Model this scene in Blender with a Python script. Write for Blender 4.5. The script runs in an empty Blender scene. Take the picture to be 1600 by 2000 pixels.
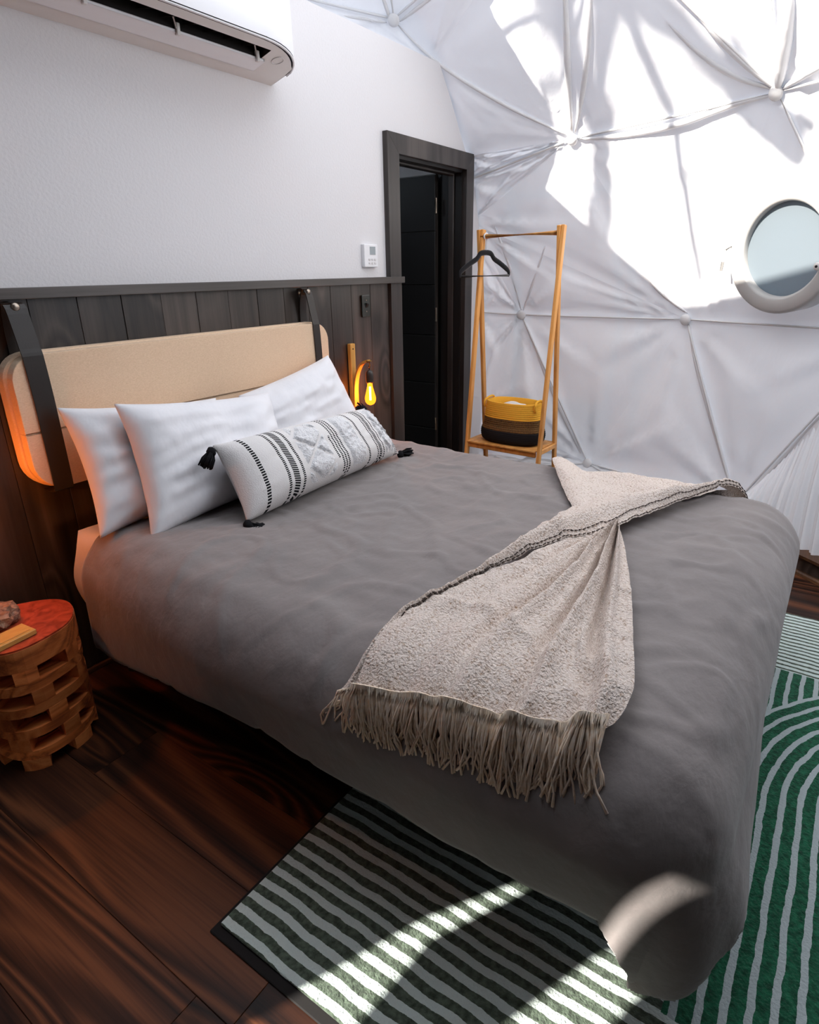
import bpy, bmesh, math, random
from mathutils import Vector, Matrix, noise
R = math.radians
S = bpy.context.scene
COL = S.collection
rng = random.Random(7)

# ------------------------------------------------------------------ camera
CAM = Vector((0, -2.222, 1.45))
PITCH, YAW, ROLL, FPX = .372725, .963228, .0175016, 1203.8
fwd = Vector((math.sin(YAW)*math.cos(PITCH), math.cos(YAW)*math.cos(PITCH), -math.sin(PITCH)))
rt0 = Vector((math.cos(YAW), -math.sin(YAW), 0)); dn0 = fwd.cross(rt0)
rt = rt0*math.cos(ROLL) + dn0*math.sin(ROLL); dn = -rt0*math.sin(ROLL) + dn0*math.cos(ROLL)
cd = bpy.data.cameras.new('camera'); cam = bpy.data.objects.new('camera', cd); COL.objects.link(cam)
m = Matrix((rt, -dn, -fwd)).transposed().to_4x4(); m.translation = CAM
cam.matrix_world = m
cd.sensor_fit = 'HORIZONTAL'; cd.sensor_width = 36; cd.lens = FPX/1600*36; cd.clip_start = .02
S.camera = cam

# ------------------------------------------------------------------ sky, sun, exposure
W = bpy.data.worlds.new('world'); S.world = W; W.use_nodes = True
bg = W.node_tree.nodes['Background']; bg.inputs[0].default_value = (.90, .93, 1.0, 1); bg.inputs[1].default_value = 2.3
SUN = Vector((1, -.53, -.70)).normalized()
sd = bpy.data.lights.new('sun', 'SUN'); sd.energy = 13.0; sd.angle = R(.6); sd.color = (1, .93, .84)
so = bpy.data.objects.new('sun', sd); COL.objects.link(so)
so.rotation_euler = SUN.to_track_quat('-Z', 'Y').to_euler(); so.location = (-6, 4, 6)
S.view_settings.view_transform = 'Standard'; S.view_settings.look = 'None'
S.view_settings.exposure = .42; S.view_settings.gamma = 1; S.view_settings.use_curve_mapping = False

# ------------------------------------------------------------------ helpers
def link(o, parent=None):
    COL.objects.link(o)
    if parent is not None:
        o.parent = parent
        if parent.type == 'EMPTY':
            o.matrix_parent_inverse = Matrix.Translation(parent.location).inverted()
    return o
def tag(o, label=None, cat=None, group=None, kind=None):
    if label: o['label'] = label
    if cat: o['category'] = cat
    if group: o['group'] = group
    if kind: o['kind'] = kind
    return o
def thing(name, loc, label, cat, group=None):
    o = bpy.data.objects.new(name, None); o.empty_display_size = .05; o.location = loc
    COL.objects.link(o); return tag(o, label, cat, group)
def mobj(name, verts, faces, mat, parent=None, smooth=False, uv=None):
    me = bpy.data.meshes.new(name); me.from_pydata([tuple(v) for v in verts], [], faces)
    if uv:
        ul = me.uv_layers.new(name='UVMap')
        for l in me.loops: ul.data[l.index].uv = uv[l.vertex_index]
    if smooth:
        for p in me.polygons: p.use_smooth = True
    me.materials.append(mat); o = bpy.data.objects.new(name, me)
    return link(o, parent)
def bobj(name, bm, mat, parent=None, smooth=False):
    bmesh.ops.recalc_face_normals(bm, faces=bm.faces[:])
    me = bpy.data.meshes.new(name); bm.to_mesh(me); bm.free()
    if smooth:
        for p in me.polygons: p.use_smooth = True
    me.materials.append(mat); o = bpy.data.objects.new(name, me)
    return link(o, parent)
def box(bm, lo, hi, bev=0, rot=None, about=None, seg=1):
    lo, hi = Vector(lo), Vector(hi)
    g = bmesh.ops.create_cube(bm, size=1)
    vs = g['verts']
    for v in vs: v.co = Vector(((v.co.x+.5)*(hi.x-lo.x)+lo.x, (v.co.y+.5)*(hi.y-lo.y)+lo.y, (v.co.z+.5)*(hi.z-lo.z)+lo.z))
    if bev:
        es = list({e for v in vs for e in v.link_edges})
        vs = list({v for f in bmesh.ops.bevel(bm, geom=es, offset=bev, segments=seg, affect='EDGES', profile=.5)['faces'] for v in f.verts} | {v for v in vs if v.is_valid})
    if rot is not None:
        c = Vector(about) if about is not None else (lo+hi)/2
        for v in vs: v.co = rot @ (v.co-c) + c
    return vs
def frame_of(d):
    d = d.normalized(); a = Vector((0, 0, 1)) if abs(d.z) < .95 else Vector((1, 0, 0))
    x = d.cross(a).normalized(); return x, x.cross(d).normalized()
def tube(bm, pts, rad, seg=8, sy=1.0, cap=True, up=None):
    pts = [Vector(p) for p in pts]; n = len(pts); rings = []
    rad = rad if isinstance(rad, (list, tuple)) else [rad]*n
    x = None
    for i, p in enumerate(pts):
        d = (pts[min(i+1, n-1)] - pts[max(i-1, 0)])
        if d.length < 1e-9: d = Vector((0, 0, 1))
        d.normalize()
        if x is None:
            x, y = frame_of(d)
            if up is not None: x = (Vector(up) - d*d.dot(Vector(up))).normalized(); y = d.cross(x)
        else:
            x = (x - d*d.dot(x)).normalized(); y = d.cross(x)
        rings.append([bm.verts.new(p + x*rad[i]*math.cos(2*math.pi*k/seg) + y*rad[i]*sy*math.sin(2*math.pi*k/seg)) for k in range(seg)])
    for a, b in zip(rings, rings[1:]):
        for k in range(seg): bm.faces.new((a[k], a[(k+1) % seg], b[(k+1) % seg], b[k]))
    if cap:
        bm.faces.new(rings[0][::-1]); bm.faces.new(rings[-1])
def lathe(bm, prof, seg=24, c=(0, 0, 0), cap=True, axis=None, sx=1, sy=1, sq=2.0):
    """prof: (radius, height); axis: rotation matrix"""
    c = Vector(c); A = axis or Matrix.Identity(3); rings = []
    for r, h in prof:
        ring = []
        for k in range(seg):
            t = 2*math.pi*k/seg; ct, st = math.cos(t), math.sin(t)
            q = (abs(ct)**sq + abs(st)**sq)**(-1/sq)
            ring.append(bm.verts.new(c + A @ Vector((r*q*ct*sx, r*q*st*sy, h))))
        rings.append(ring)
    for a, b in zip(rings, rings[1:]):
        for k in range(seg): bm.faces.new((a[k], a[(k+1) % seg], b[(k+1) % seg], b[k]))
    if cap:
        bm.faces.new(rings[0][::-1]); bm.faces.new(rings[-1])
def prism(bm, poly, axis, a, b):
    """poly: 2D points; axis 'x','y','z' the extrusion axis, from a to b"""
    def P(q, h): return {'x': (h, q[0], q[1]), 'y': (q[0], h, q[1]), 'z': (q[0], q[1], h)}[axis]
    v0 = [bm.verts.new(P(q, a)) for q in poly]; v1 = [bm.verts.new(P(q, b)) for q in poly]
    n = len(poly); bm.faces.new(v0); bm.faces.new(v1[::-1])
    for i in range(n): bm.faces.new((v0[i], v1[i], v1[(i+1) % n], v0[(i+1) % n]))
def grid(f, nu, nv, wrapu=False):
    """f(s,t)->point ; returns verts, faces, uvs"""
    vs = []; uv = []; fs = []
    cu = nu if wrapu else nu+1
    for j in range(nv+1):
        for i in range(cu):
            vs.append(f(i/nu, j/nv)); uv.append((i/nu, j/nv))
    for j in range(nv):
        for i in range(nu):
            a = j*cu+i; b = j*cu+(i+1) % cu; fs.append((a, b, b+cu, a+cu))
    return vs, fs, uv
def lerp(a, b, t): return a + (b-a)*t
def resample(pts, n):
    pts = [Vector(p) for p in pts]; L = [0]
    for a, b in zip(pts, pts[1:]): L.append(L[-1] + (b-a).length)
    out = []
    for i in range(n+1):
        s = L[-1]*i/n; k = 0
        while k < len(L)-2 and L[k+1] < s: k += 1
        # Catmull-Rom for smoothness
        t = (s-L[k])/max(L[k+1]-L[k], 1e-9)
        p0, p1, p2, p3 = pts[max(k-1, 0)], pts[k], pts[k+1], pts[min(k+2, len(pts)-1)]
        out.append(.5*((2*p1) + (p2-p0)*t + (2*p0-5*p1+4*p2-p3)*t*t + (3*p1-p0-3*p2+p3)*t*t*t))
    return out
def nz(p, s=1.0, o=0): return noise.noise(Vector(p)*s + Vector((o, o*1.7, o*.3)))
def ray(u, v): return rt*((u-800)/FPX) + dn*((v-1000)/FPX) + fwd

# ------------------------------------------------------------------ materials
def mat(name, col, rough=.6, spec=.4, metal=0, sheen=0, var=None, vscale=(20, 20, 20), vmix=.5, bump=0, bscale=(60, 60, 60), bdist=.01, detail=4, distort=0, bdet=3, bdis=0, coord='Object', rnd=False, ramp=(.35, .65)):
    """var: second colour mixed in by noise stretched by vscale"""
    M = bpy.data.materials.new(name); M.use_nodes = True; T = M.node_tree; N = T.nodes; L = T.links
    P = N['Principled BSDF']; P.inputs['Base Color'].default_value = (*col, 1); P.inputs['Roughness'].default_value = rough
    P.inputs['Specular IOR Level'].default_value = spec; P.inputs['Metallic'].default_value = metal
    if sheen: P.inputs['Sheen Weight'].default_value = sheen
    tc = N.new('ShaderNodeTexCoord'); src = tc.outputs[coord]
    if rnd:
        oi = N.new('ShaderNodeObjectInfo'); mu = N.new('ShaderNodeMath'); mu.operation = 'MULTIPLY'; mu.inputs[1].default_value = 37
        ad = N.new('ShaderNodeVectorMath'); ad.operation = 'ADD'
        L.new(oi.outputs['Random'], mu.inputs[0]); L.new(src, ad.inputs[0]); L.new(mu.outputs[0], ad.inputs[1]); src = ad.outputs[0]
    def nse(sc, det, dis=0):
        mp = N.new('ShaderNodeMapping'); mp.inputs['Scale'].default_value = sc; L.new(src, mp.inputs['Vector'])
        n = N.new('ShaderNodeTexNoise'); n.inputs['Scale'].default_value = 1; n.inputs['Detail'].default_value = det; n.inputs['Distortion'].default_value = dis
        L.new(mp.outputs[0], n.inputs['Vector']); return n
    if var:
        n = nse(vscale, detail, distort); rp = N.new('ShaderNodeMapRange'); rp.inputs[1].default_value = ramp[0]; rp.inputs[2].default_value = ramp[1]
        L.new(n.outputs['Fac'], rp.inputs[0]); mx = N.new('ShaderNodeMix'); mx.data_type = 'RGBA'
        mx.inputs[6].default_value = (*col, 1); mx.inputs[7].default_value = (*var, 1)
        L.new(rp.outputs[0], mx.inputs[0]); L.new(mx.outputs[2], P.inputs['Base Color'])
    if bump:
        n2 = nse(bscale, bdet, bdis); b = N.new('ShaderNodeBump'); b.inputs['Strength'].default_value = bump; b.inputs['Distance'].default_value = bdist
        L.new(n2.outputs['Fac'], b.inputs['Height']); L.new(b.outputs[0], P.inputs['Normal'])
    return M
def wood(name, cols, grain, sc, rough=.45, spec=.4, dist=1.2, bump=.15, tone=.35, knots=0, rings=9, fine=40):
    """grain axis 'x','y','z'; three colours dark, mid, light"""
    M = bpy.data.materials.new(name); M.use_nodes = True; T = M.node_tree; N = T.nodes; L = T.links
    P = N['Principled BSDF']; P.inputs['Roughness'].default_value = rough; P.inputs['Specular IOR Level'].default_value = spec
    tc = N.new('ShaderNodeTexCoord'); oi = N.new('ShaderNodeObjectInfo')
    def mth(op, a, b=None):
        q = N.new('ShaderNodeMath'); q.operation = op
        for i, z in enumerate((a, b)):
            if z is None: continue
            if isinstance(z, (int, float)): q.inputs[i].default_value = z
            else: L.new(z, q.inputs[i])
        return q.outputs[0]
    ad = N.new('ShaderNodeVectorMath'); ad.operation = 'ADD'; L.new(tc.outputs['Object'], ad.inputs[0]); L.new(mth('MULTIPLY', oi.outputs['Random'], 53), ad.inputs[1])
    def mapped(k, along):
        mp = N.new('ShaderNodeMapping'); s = [k, k, k]; s['xyz'.index(grain)] = along; mp.inputs['Scale'].default_value = s
        L.new(ad.outputs[0], mp.inputs['Vector']); return mp.outputs[0]
    def noise_(vec, det, dis):
        n = N.new('ShaderNodeTexNoise'); n.inputs['Scale'].default_value = 1; n.inputs['Detail'].default_value = det; n.inputs['Distortion'].default_value = dis
        L.new(vec, n.inputs['Vector']); return n.outputs['Fac']
    def rng_(v, a, b, c, d, sm=False):
        r = N.new('ShaderNodeMapRange'); r.inputs[1].default_value = a; r.inputs[2].default_value = b; r.inputs[3].default_value = c; r.inputs[4].default_value = d
        if sm: r.interpolation_type = 'SMOOTHSTEP'
        L.new(v, r.inputs[0]); return r.outputs[0]
    phase = mth('MULTIPLY', noise_(mapped(sc, sc*.11), 2, dist), rings)
    tint = None
    if knots:
        v = N.new('ShaderNodeTexVoronoi'); v.inputs['Scale'].default_value = 1; L.new(mapped(knots, knots*.42), v.inputs['Vector'])
        sx = N.new('ShaderNodeSeparateColor'); L.new(v.outputs['Color'], sx.inputs[0]); has = mth('GREATER_THAN', sx.outputs[0], .45)
        near = mth('MULTIPLY', rng_(v.outputs['Distance'], 0, .42, 1, 0, True), has)
        phase = mth('ADD', phase, mth('MULTIPLY', near, 5.5))
        tint = mth('SUBTRACT', 1, mth('MULTIPLY', rng_(v.outputs['Distance'], .015, .12, .88, 0, True), has))
    fr = mth('PINGPONG', phase, 1)
    fn = noise_(mapped(sc*fine, sc*1.1), 3, .2)
    mid = noise_(mapped(sc*6, sc*.35), 3, .6)
    mix = mth('ADD', mth('ADD', mth('MULTIPLY', fr, .42), mth('MULTIPLY', fn, .36)), mth('MULTIPLY', mid, .30))
    cr = N.new('ShaderNodeValToRGB'); e = cr.color_ramp.elements
    e[0].position = .30; e[0].color = (*cols[0], 1); e[1].position = .76; e[1].color = (*cols[2], 1)
    q = e.new(.53); q.color = (*cols[1], 1); L.new(mix, cr.inputs[0])
    last = mth('MULTIPLY', rng_(noise_(mapped(sc*.6, sc*.22), 2, .4), .3, .7, 1-tone, 1+tone), rng_(oi.outputs['Random'], 0, 1, 1-tone*.5, 1+tone*.5))
    if tint: last = mth('MULTIPLY', last, tint)
    vm = N.new('ShaderNodeVectorMath'); vm.operation = 'SCALE'; L.new(cr.outputs[0], vm.inputs[0]); L.new(last, vm.inputs['Scale'])
    L.new(vm.outputs[0], P.inputs['Base Color'])
    b = N.new('ShaderNodeBump'); b.inputs['Strength'].default_value = bump; b.inputs['Distance'].default_value = .003; L.new(mix, b.inputs['Height']); L.new(b.outputs[0], P.inputs['Normal'])
    return M
def emis(name, col, st, mixt=0):
    M = bpy.data.materials.new(name); M.use_nodes = True; T = M.node_tree; N = T.nodes; N.remove(N['Principled BSDF'])
    e = N.new('ShaderNodeEmission'); e.inputs[0].default_value = (*col, 1); e.inputs[1].default_value = st; o = N['Material Output']
    if mixt:
        t = N.new('ShaderNodeBsdfTransparent'); t.inputs[0].default_value = (1, .72, .35, 1)
        mx = N.new('ShaderNodeMixShader'); mx.inputs[0].default_value = mixt
        T.links.new(e.outputs[0], mx.inputs[1]); T.links.new(t.outputs[0], mx.inputs[2]); T.links.new(mx.outputs[0], o.inputs[0])
    else: T.links.new(e.outputs[0], o.inputs[0])
    return M
def clear_mat(name, col=(1, 1, 1)):
    M = bpy.data.materials.new(name); M.use_nodes = True; T = M.node_tree; N = T.nodes; N.remove(N['Principled BSDF'])
    t = N.new('ShaderNodeBsdfTransparent'); t.inputs[0].default_value = (*col, 1); g = N.new('ShaderNodeBsdfGlossy'); g.inputs['Roughness'].default_value = .05
    mx = N.new('ShaderNodeMixShader'); mx.inputs[0].default_value = .04
    T.links.new(t.outputs[0], mx.inputs[1]); T.links.new(g.outputs[0], mx.inputs[2]); T.links.new(mx.outputs[0], N['Material Output'].inputs[0]); return M
def liner_mat(name='white_liner', tr=.085):
    M = mat(name, (.85, .855, .875), .75, .2, var=(.82, .825, .845), vscale=(3, 3, 3), bump=.25, bscale=(9, 9, 5), bdist=.03)
    T = M.node_tree; N = T.nodes; P = N['Principled BSDF']; o = N['Material Output']
    t = N.new('ShaderNodeBsdfTranslucent'); t.inputs[0].default_value = (.80, .87, 1.0, 1)
    mx = N.new('ShaderNodeMixShader'); mx.inputs[0].default_value = tr
    T.links.new(P.outputs[0], mx.inputs[1]); T.links.new(t.outputs[0], mx.inputs[2]); T.links.new(mx.outputs[0], o.inputs[0]); return M
M_liner = liner_mat(); M_crown = liner_mat('light_passing_crown', .22)  # unseen crown made more translucent to add soft light from above
M_darkside = mat('unseen_side_dark', (.05, .045, .042), .95, .1)  # dark colour added on unseen panels to cut bounced light
M_seam = mat('seam_tape', (.74, .74, .75), .6)
M_plaster = mat('white_plaster', (.72, .705, .715), .85, .2, bump=.35, bscale=(90, 90, 90), bdist=.004)
M_board = wood('charcoal_stained_pine', ((.013, .010, .008), (.033, .025, .020), (.062, .048, .040)), 'z', 3.2, .34, .5, .8, .12, .2, knots=4.2)
M_ledge = wood('charcoal_ledge_wood', ((.030, .026, .023), (.05, .043, .039), (.075, .065, .06)), 'x', 3, .42, .5, .5)
M_casing = wood('charcoal_casing_wood', ((.022, .018, .016), (.04, .033, .03), (.06, .05, .045)), 'z', 4, .4, .5, .5)
M_black = mat('black_paint', (.010, .009, .009), .45, .4)
M_door = mat('black_door_paint', (.011, .010, .010), .5, .35)
M_floor = wood('red_brown_plank', ((.010, .0042, .003), (.052, .018, .0085), (.145, .050, .020)), 'y', 2.6, .46, .22, .8, .25, .40, knots=3.0, rings=26, fine=60)
M_kerb = wood('kerb_wood', ((.06, .025, .01), (.14, .06, .022), (.2, .09, .035)), 'x', 5, .5)
M_acw = mat('white_plastic', (.8, .8, .82), .35, .5)
M_acb = mat('warm_white_plastic', (.72, .70, .68), .4, .4)
M_dark = mat('dark_void', (.012, .010, .010), .6)
M_screen = mat('grey_lcd', (.30, .34, .36), .25)
M_btn = mat('pale_button', (.62, .60, .60), .5)
M_linen = mat('tan_linen', (.82, .61, .43), .9, .15, sheen=.2, var=(.70, .50, .33), vscale=(130, 130, 900), bump=.4, bscale=(700, 700, 240), bdist=.002)
M_strap = mat('black_leather', (.018, .014, .012), .42, .4, bump=.15, bscale=(240, 240, 240), bdist=.001)
M_steel = mat('nickel', (.34, .29, .24), .3, .5, 1)
M_brass = mat('brass', (.72, .48, .16), .25, .5, 1)
M_honey = wood('honey_wood', ((.55, .26, .05), (.70, .36, .08), (.78, .42, .11)), 'z', 8, .45, .4, .4, .06, .12)
M_beech = wood('beech_rack_wood', ((.56, .24, .06), (.72, .33, .085), (.80, .39, .11)), 'z', 8, .42, .4, .3, .05, .12)
M_socket = mat('black_socket', (.03, .022, .018), .4, .5)
M_bulb = emis('amber_bulb_glass', (1.0, .24, .012), 3.2, .4)
M_fil = emis('glowing_filament', (1, .72, .30), 30)
M_cotton = mat('white_cotton', (.80, .80, .83), .85, .15, sheen=.15, bump=.25, bscale=(14, 14, 6), bdist=.02)
M_sheet = mat('white_sheet', (.78, .76, .77), .85, .15, bump=.3, bscale=(18, 18, 5), bdist=.02)
M_duvet = mat('charcoal_duvet_cotton', (.225, .20, .194), .82, .25, sheen=.25, var=(.20, .178, .174), vscale=(5, 5, 5), bump=.42, bscale=(8, 13, 11), bdist=.022, distort=.6, bdet=6, bdis=.15)
M_frameb = mat('bed_frame_black', (.012, .010, .009), .6)
M_velvet = mat('black_velvet', (.008, .008, .010), .95, .1, sheen=.3)
M_hook = mat('white_hook', (.75, .75, .76), .35)
M_rope_t = mat('mustard_rope', (.90, .46, .05), .85, .15, bump=.5, bscale=(300, 300, 60), bdist=.002)
M_rope_m = mat('jute_brown_rope', (.20, .105, .035), .9, .1, var=(.09, .05, .025), vscale=(180, 180, 90), bump=.5, bscale=(300, 300, 60), bdist=.002)
M_rope_b = mat('black_rope', (.014, .013, .014), .85, .2, bump=.5, bscale=(300, 300, 60), bdist=.002)
M_towel = mat('white_towel', (.78, .77, .75), .95, .1, bump=.5, bscale=(200, 200, 200), bdist=.004)
M_ring = mat('white_porthole_plastic', (.44, .435, .425), .4, .45)
M_tassel = mat('black_yarn', (.012, .012, .014), .95, .1)
M_bark = mat('tree_bark', (.12, .09, .07), .9)
M_ground = mat('outdoor_ground', (.22, .19, .15), .95)
M_rubber = mat('black_rug_backing', (.010, .009, .009), .9)
M_rust = wood('stool_teak', ((.30, .075, .020), (.62, .165, .042), (.75, .25, .075)), 'x', 6, .5, .35, 1.5, .2, .3)
M_stop = mat('stool_top_red_glow', (.50, .075, .03), .25, .6, var=(.28, .04, .018), vscale=(14, 14, 14), distort=2)  # red glow of the lamp above is put into this colour
M_rock = mat('brown_mineral_rock', (.40, .24, .15), .6, .4, var=(.12, .05, .03), vscale=(38, 38, 38), distort=1.2, bump=.8, bscale=(60, 60, 60), bdist=.01)
M_tray = mat('amber_wood', (.62, .35, .09), .5, .3, var=(.54, .29, .07), vscale=(20, 90, 90))
M_clear = clear_mat('clear_vinyl')

# ------------------------------------------------------------------ dome (geodesic liner)
DC = Vector((1.41, -.72, .8)); DR = 2.87
def dsph(u, v):
    d = ray(u, v).normalized(); o = CAM-DC; b = o.dot(d); return CAM + d*(-b + math.sqrt(b*b - o.dot(o) + DR*DR))
def hub(az, el): return DC + DR*Vector((math.cos(R(el))*math.cos(R(az)), math.cos(R(el))*math.sin(R(az)), math.sin(R(el))))
def kerb_r(az):
    a = (az+180) % 360 - 180
    return 2.50 + .14*max(0, min(1, (a+26)/26)) if a < 90 else 2.55
hubs = []
for k in range(16):
    az = 8.8+22.5*k; r = kerb_r(az)+.055; hubs.append(DC + Vector((r*math.cos(R(az)), r*math.sin(R(az)), .06-DC.z)))
for k in range(16): hubs.append(hub(-3+22.5*k - (0 if k != 15 else -1.4), -13.1 if k not in (15,) else -13.7))
for k in range(16): hubs.append(hub(8.8+22.5*k, 7))
r3 = [(.8, 28.1), (-24, 28.9), (-47.5, 28.5), (-70, 28.5), (-92.5, 28.5), (-115, 28.5), (-137.5, 28.5), (-160, 28.5), (177.5, 28.5), (155, 28.5), (132.5, 28.5), (110, 28.5), (87.5, 28.5), (60, 27), (31, 21)]
hubs += [hub(*q) for q in r3]
r4 = [(24.2, 42.3), (-3, 51), (-30, 52), (-62, 50), (-94, 50), (-126, 50), (-158, 50), (170, 50), (138, 50), (106, 50), (74, 48), (47, 46)]
hubs += [hub(*q) for q in r4]
hubs += [hub(20+60*k, 69) for k in range(6)] + [hub(0, 89)]
WALLP = [Vector(q) for q in ((4.165, .06, .10), (4.20, .06, .45), (4.20, .06, 1.165), (4.09, .06, 1.75), (4.005, .06, 2.0), (3.94, .06, 2.13), (3.585, .06, 2.56))]
hubs += WALLP
WKEY = {tuple(round(x, 3) for x in p): i for i, p in enumerate(WALLP)}
BUTTONS = {'A': hub(.8, 28.1), 'B': hub(-24, 28.9), 'C': hub(24.2, 42.3), 'D': hub(8.8, 7), 'E': hub(-13.7, 7), 'F': hub(-3, -13.1)}
hb = bmesh.new()
for p in hubs: hb.verts.new(p)
bmesh.ops.convex_hull(hb, input=hb.verts[:])
bmesh.ops.triangulate(hb, faces=hb.faces[:]); hb.normal_update()
tris = []
for f in hb.faces:
    if max(v.co.z for v in f.verts) < .1: continue
    tris.append([v.co.copy() for v in f.verts])
hb.free()
E1 = SUN.cross(Vector((0, 0, 1))).normalized(); E2 = SUN.cross(E1).normalized()
def sp(p): q = Vector(p)-DC; return (q.dot(E1), q.dot(E2))
# openings that let the sun in, defined by where their light lands
sky_poly = [sp(dsph(*q)) for q in [(960, -60), (985, 30), (1035, 115), (1092, 230), (1085, 385), (1200, 490), (1330, 598), (1470, 588), (1640, 560), (1900, 480), (2250, 200), (2100, -300), (1700, -520), (1150, -420)]]
def gp(x, y): return sp((x, y, 0))
strip1 = [gp(.30, -1.385), gp(.58, -1.535), gp(.86, -1.675), gp(1.09, -1.835), gp(1.08, -1.845), gp(.83, -1.705), gp(.608, -1.675), gp(.45, -1.63), gp(.30, -1.55)]
strip2 = [gp(.45, -1.78), gp(.77, -1.933), gp(1.008, -2.045), gp(1.10, -2.13), gp(1.235, -2.257), gp(1.50, -2.482), gp(1.56, -2.535), gp(1.54, -2.535), gp(1.395, -2.418), gp(1.165, -2.24), gp(.957, -2.125), gp(.70, -2.04), gp(.45, -1.94)]
POLYS = [sky_poly, strip1, strip2]
def inside(q, poly):
    c = False; n = len(poly)
    for i in range(n):
        a, b = poly[i], poly[i-1]
        if (a[1] > q[1]) != (b[1] > q[1]) and q[0] < (b[0]-a[0])*(q[1]-a[1])/(b[1]-a[1]) + a[0]: c = not c
    return c
def raycast(u, v):
    from mathutils.geometry import intersect_ray_tri
    d = ray(u, v)
    for T in tris:
        h = intersect_ray_tri(T[0], T[1], T[2], d, CAM, True)
        if h is not None and (h-CAM).dot(d) > 0:
            n = (T[1]-T[0]).cross(T[2]-T[0]).normalized()
            return h, (n if n.dot(DC-h) > 0 else -n)
RING_C, RING_N = raycast(1545, 482); RING_C = RING_C + RING_N*.055; RING_N = Vector((math.cos(R(148)), math.sin(R(148)), -.10)).normalized()
dome = bpy.data.objects.new('wall_dome', None); COL.objects.link(dome); dome['kind'] = 'structure'; dome['label'] = 'white quilted fabric liner of a geodesic dome tent'
sky_fill = bpy.data.objects.new('added_sky_panes', None); COL.objects.link(sky_fill); sky_fill['kind'] = 'structure'  # unseen clear panels added to let in sky light from the right
sun_open = bpy.data.objects.new('shaped_sun_openings', None); COL.objects.link(sun_open); sun_open['kind'] = 'structure'  # unseen openings cut to the outlines of the sun patches
seam_edges = {}
for T in tris:
    c = (T[0]+T[1]+T[2])/3; d = c-DC
    az = math.degrees(math.atan2(d.y, d.x)); el = math.degrees(math.asin(max(-1, min(1, d.z/d.length))))
    n = (T[1]-T[0]).cross(T[2]-T[0]).normalized()
    if n.dot(d) < 0: T = [T[0], T[2], T[1]]; n = -n
    if -76 < az < -46 and 18 < el < 62:
        mobj('clear_pane', T, [(0, 1, 2)], M_clear, sky_fill); continue
    vis = -62 < az < 48
    N_ = (26 if vis else 1)
    for i in range(3):
        k = tuple(sorted([tuple(round(x, 3) for x in T[i]), tuple(round(x, 3) for x in T[(i+1) % 3])]))
        seam_edges[k] = seam_edges.get(k, False) or vis
    vs, idx, fs = [], {}, []
    for i in range(N_+1):
        for j in range(N_+1-i):
            a, b = i/N_, j/N_; g = 1-a-b; bc = (a, b, g)
            p = T[0]*a + T[1]*b + T[2]*g
            if vis:
                mn = min(bc); edge = min(1, mn*9); disp = 0
                for q in range(3):
                    w = bc[q]; rest = 1-w
                    if rest > 1e-6:
                        ang = bc[(q+1) % 3]/rest; dist = (p-T[q]).length
                        ph = nz(T[q], 3.1, q)*2
                        wv = math.sin(math.pi*ang)*(math.sin(ang*15+ph*3)+.5*math.sin(ang*31+ph*7))
                        disp += min(1, w*5)*min(1, mn*25)*wv*(.017 if el < 30 else .006)*math.exp(-((dist-.12)/.42)**2)*min(1, dist/.10)
                disp += edge*(.012*nz(p, 2.2) + .005*nz(p, 6))*(1 if el < 30 else .6) - .018*min(1, mn*3.0)
                # puff of the fabric beside its seams
                disp += .008*math.exp(-((mn-.07)/.05)**2)*min(1, mn*30)*(1 if el < 30 else .5)
                p = p + n*disp*min(1, max(0, ((p-RING_C).length-.30)/.3))
            idx[(i, j)] = len(vs); vs.append(p)
    for i in range(N_):
        for j in range(N_-i):
            fs.append((idx[(i, j)], idx[(i+1, j)], idx[(i, j+1)]))
            if i+j < N_-1: fs.append((idx[(i+1, j)], idx[(i+1, j+1)], idx[(i, j+1)]))
    if vis and (c-RING_C).length < 1.2:
        def off(f):
            q = sum((vs[i] for i in f), Vector())/3 - RING_C; return (q - RING_N*q.dot(RING_N)).length
        fs = [f for f in fs if off(f) > .265]
    if min(v.y for v in T) > .05 and c.x > 1.9 and c.z < 2.9 and fs:      # an annex room stands behind the partition here
        bm = bmesh.new(); bv = [bm.verts.new(v) for v in vs]
        for f in fs: bm.faces.new([bv[i] for i in f])
        bmesh.ops.bisect_plane(bm, geom=bm.verts[:]+bm.edges[:]+bm.faces[:], dist=1e-6, plane_co=(0, 0, 2.36), plane_no=(0, 0, 1), clear_inner=True)
        bm.verts.index_update(); vs = [v.co.copy() for v in bm.verts]; fs = [[v.index for v in f.verts] for f in bm.faces]; bm.free()
    if n.dot(SUN) < 0:
        P2 = [sp(v) for v in T]
        for poly in POLYS:
            if max(p[0] for p in P2) < min(p[0] for p in poly) or min(p[0] for p in P2) > max(p[0] for p in poly) or max(p[1] for p in P2) < min(p[1] for p in poly) or min(p[1] for p in P2) > max(p[1] for p in poly): continue
            bm = bmesh.new(); bv = [bm.verts.new(v) for v in vs]
            for f in fs: bm.faces.new([bv[i] for i in f])
            for i in range(len(poly)):
                a, b = poly[i], poly[i-1]; e = E1*(b[0]-a[0]) + E2*(b[1]-a[1]); nn = e.cross(SUN)
                if nn.length < 1e-6: continue
                bmesh.ops.bisect_plane(bm, geom=bm.verts[:]+bm.edges[:]+bm.faces[:], dist=1e-6, plane_co=DC+E1*a[0]+E2*a[1], plane_no=nn.normalized())
            bm.verts.ensure_lookup_table(); ins, outf = [], []
            bm.verts.index_update()
            for f in bm.faces: (ins if inside(sp(f.calc_center_median()), poly) else outf).append([v.index for v in f.verts])
            vs = [v.co.copy() for v in bm.verts]; bm.free()
            if ins: mobj('clear_pane', vs, ins, M_clear, sun_open)
            fs = outf
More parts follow.
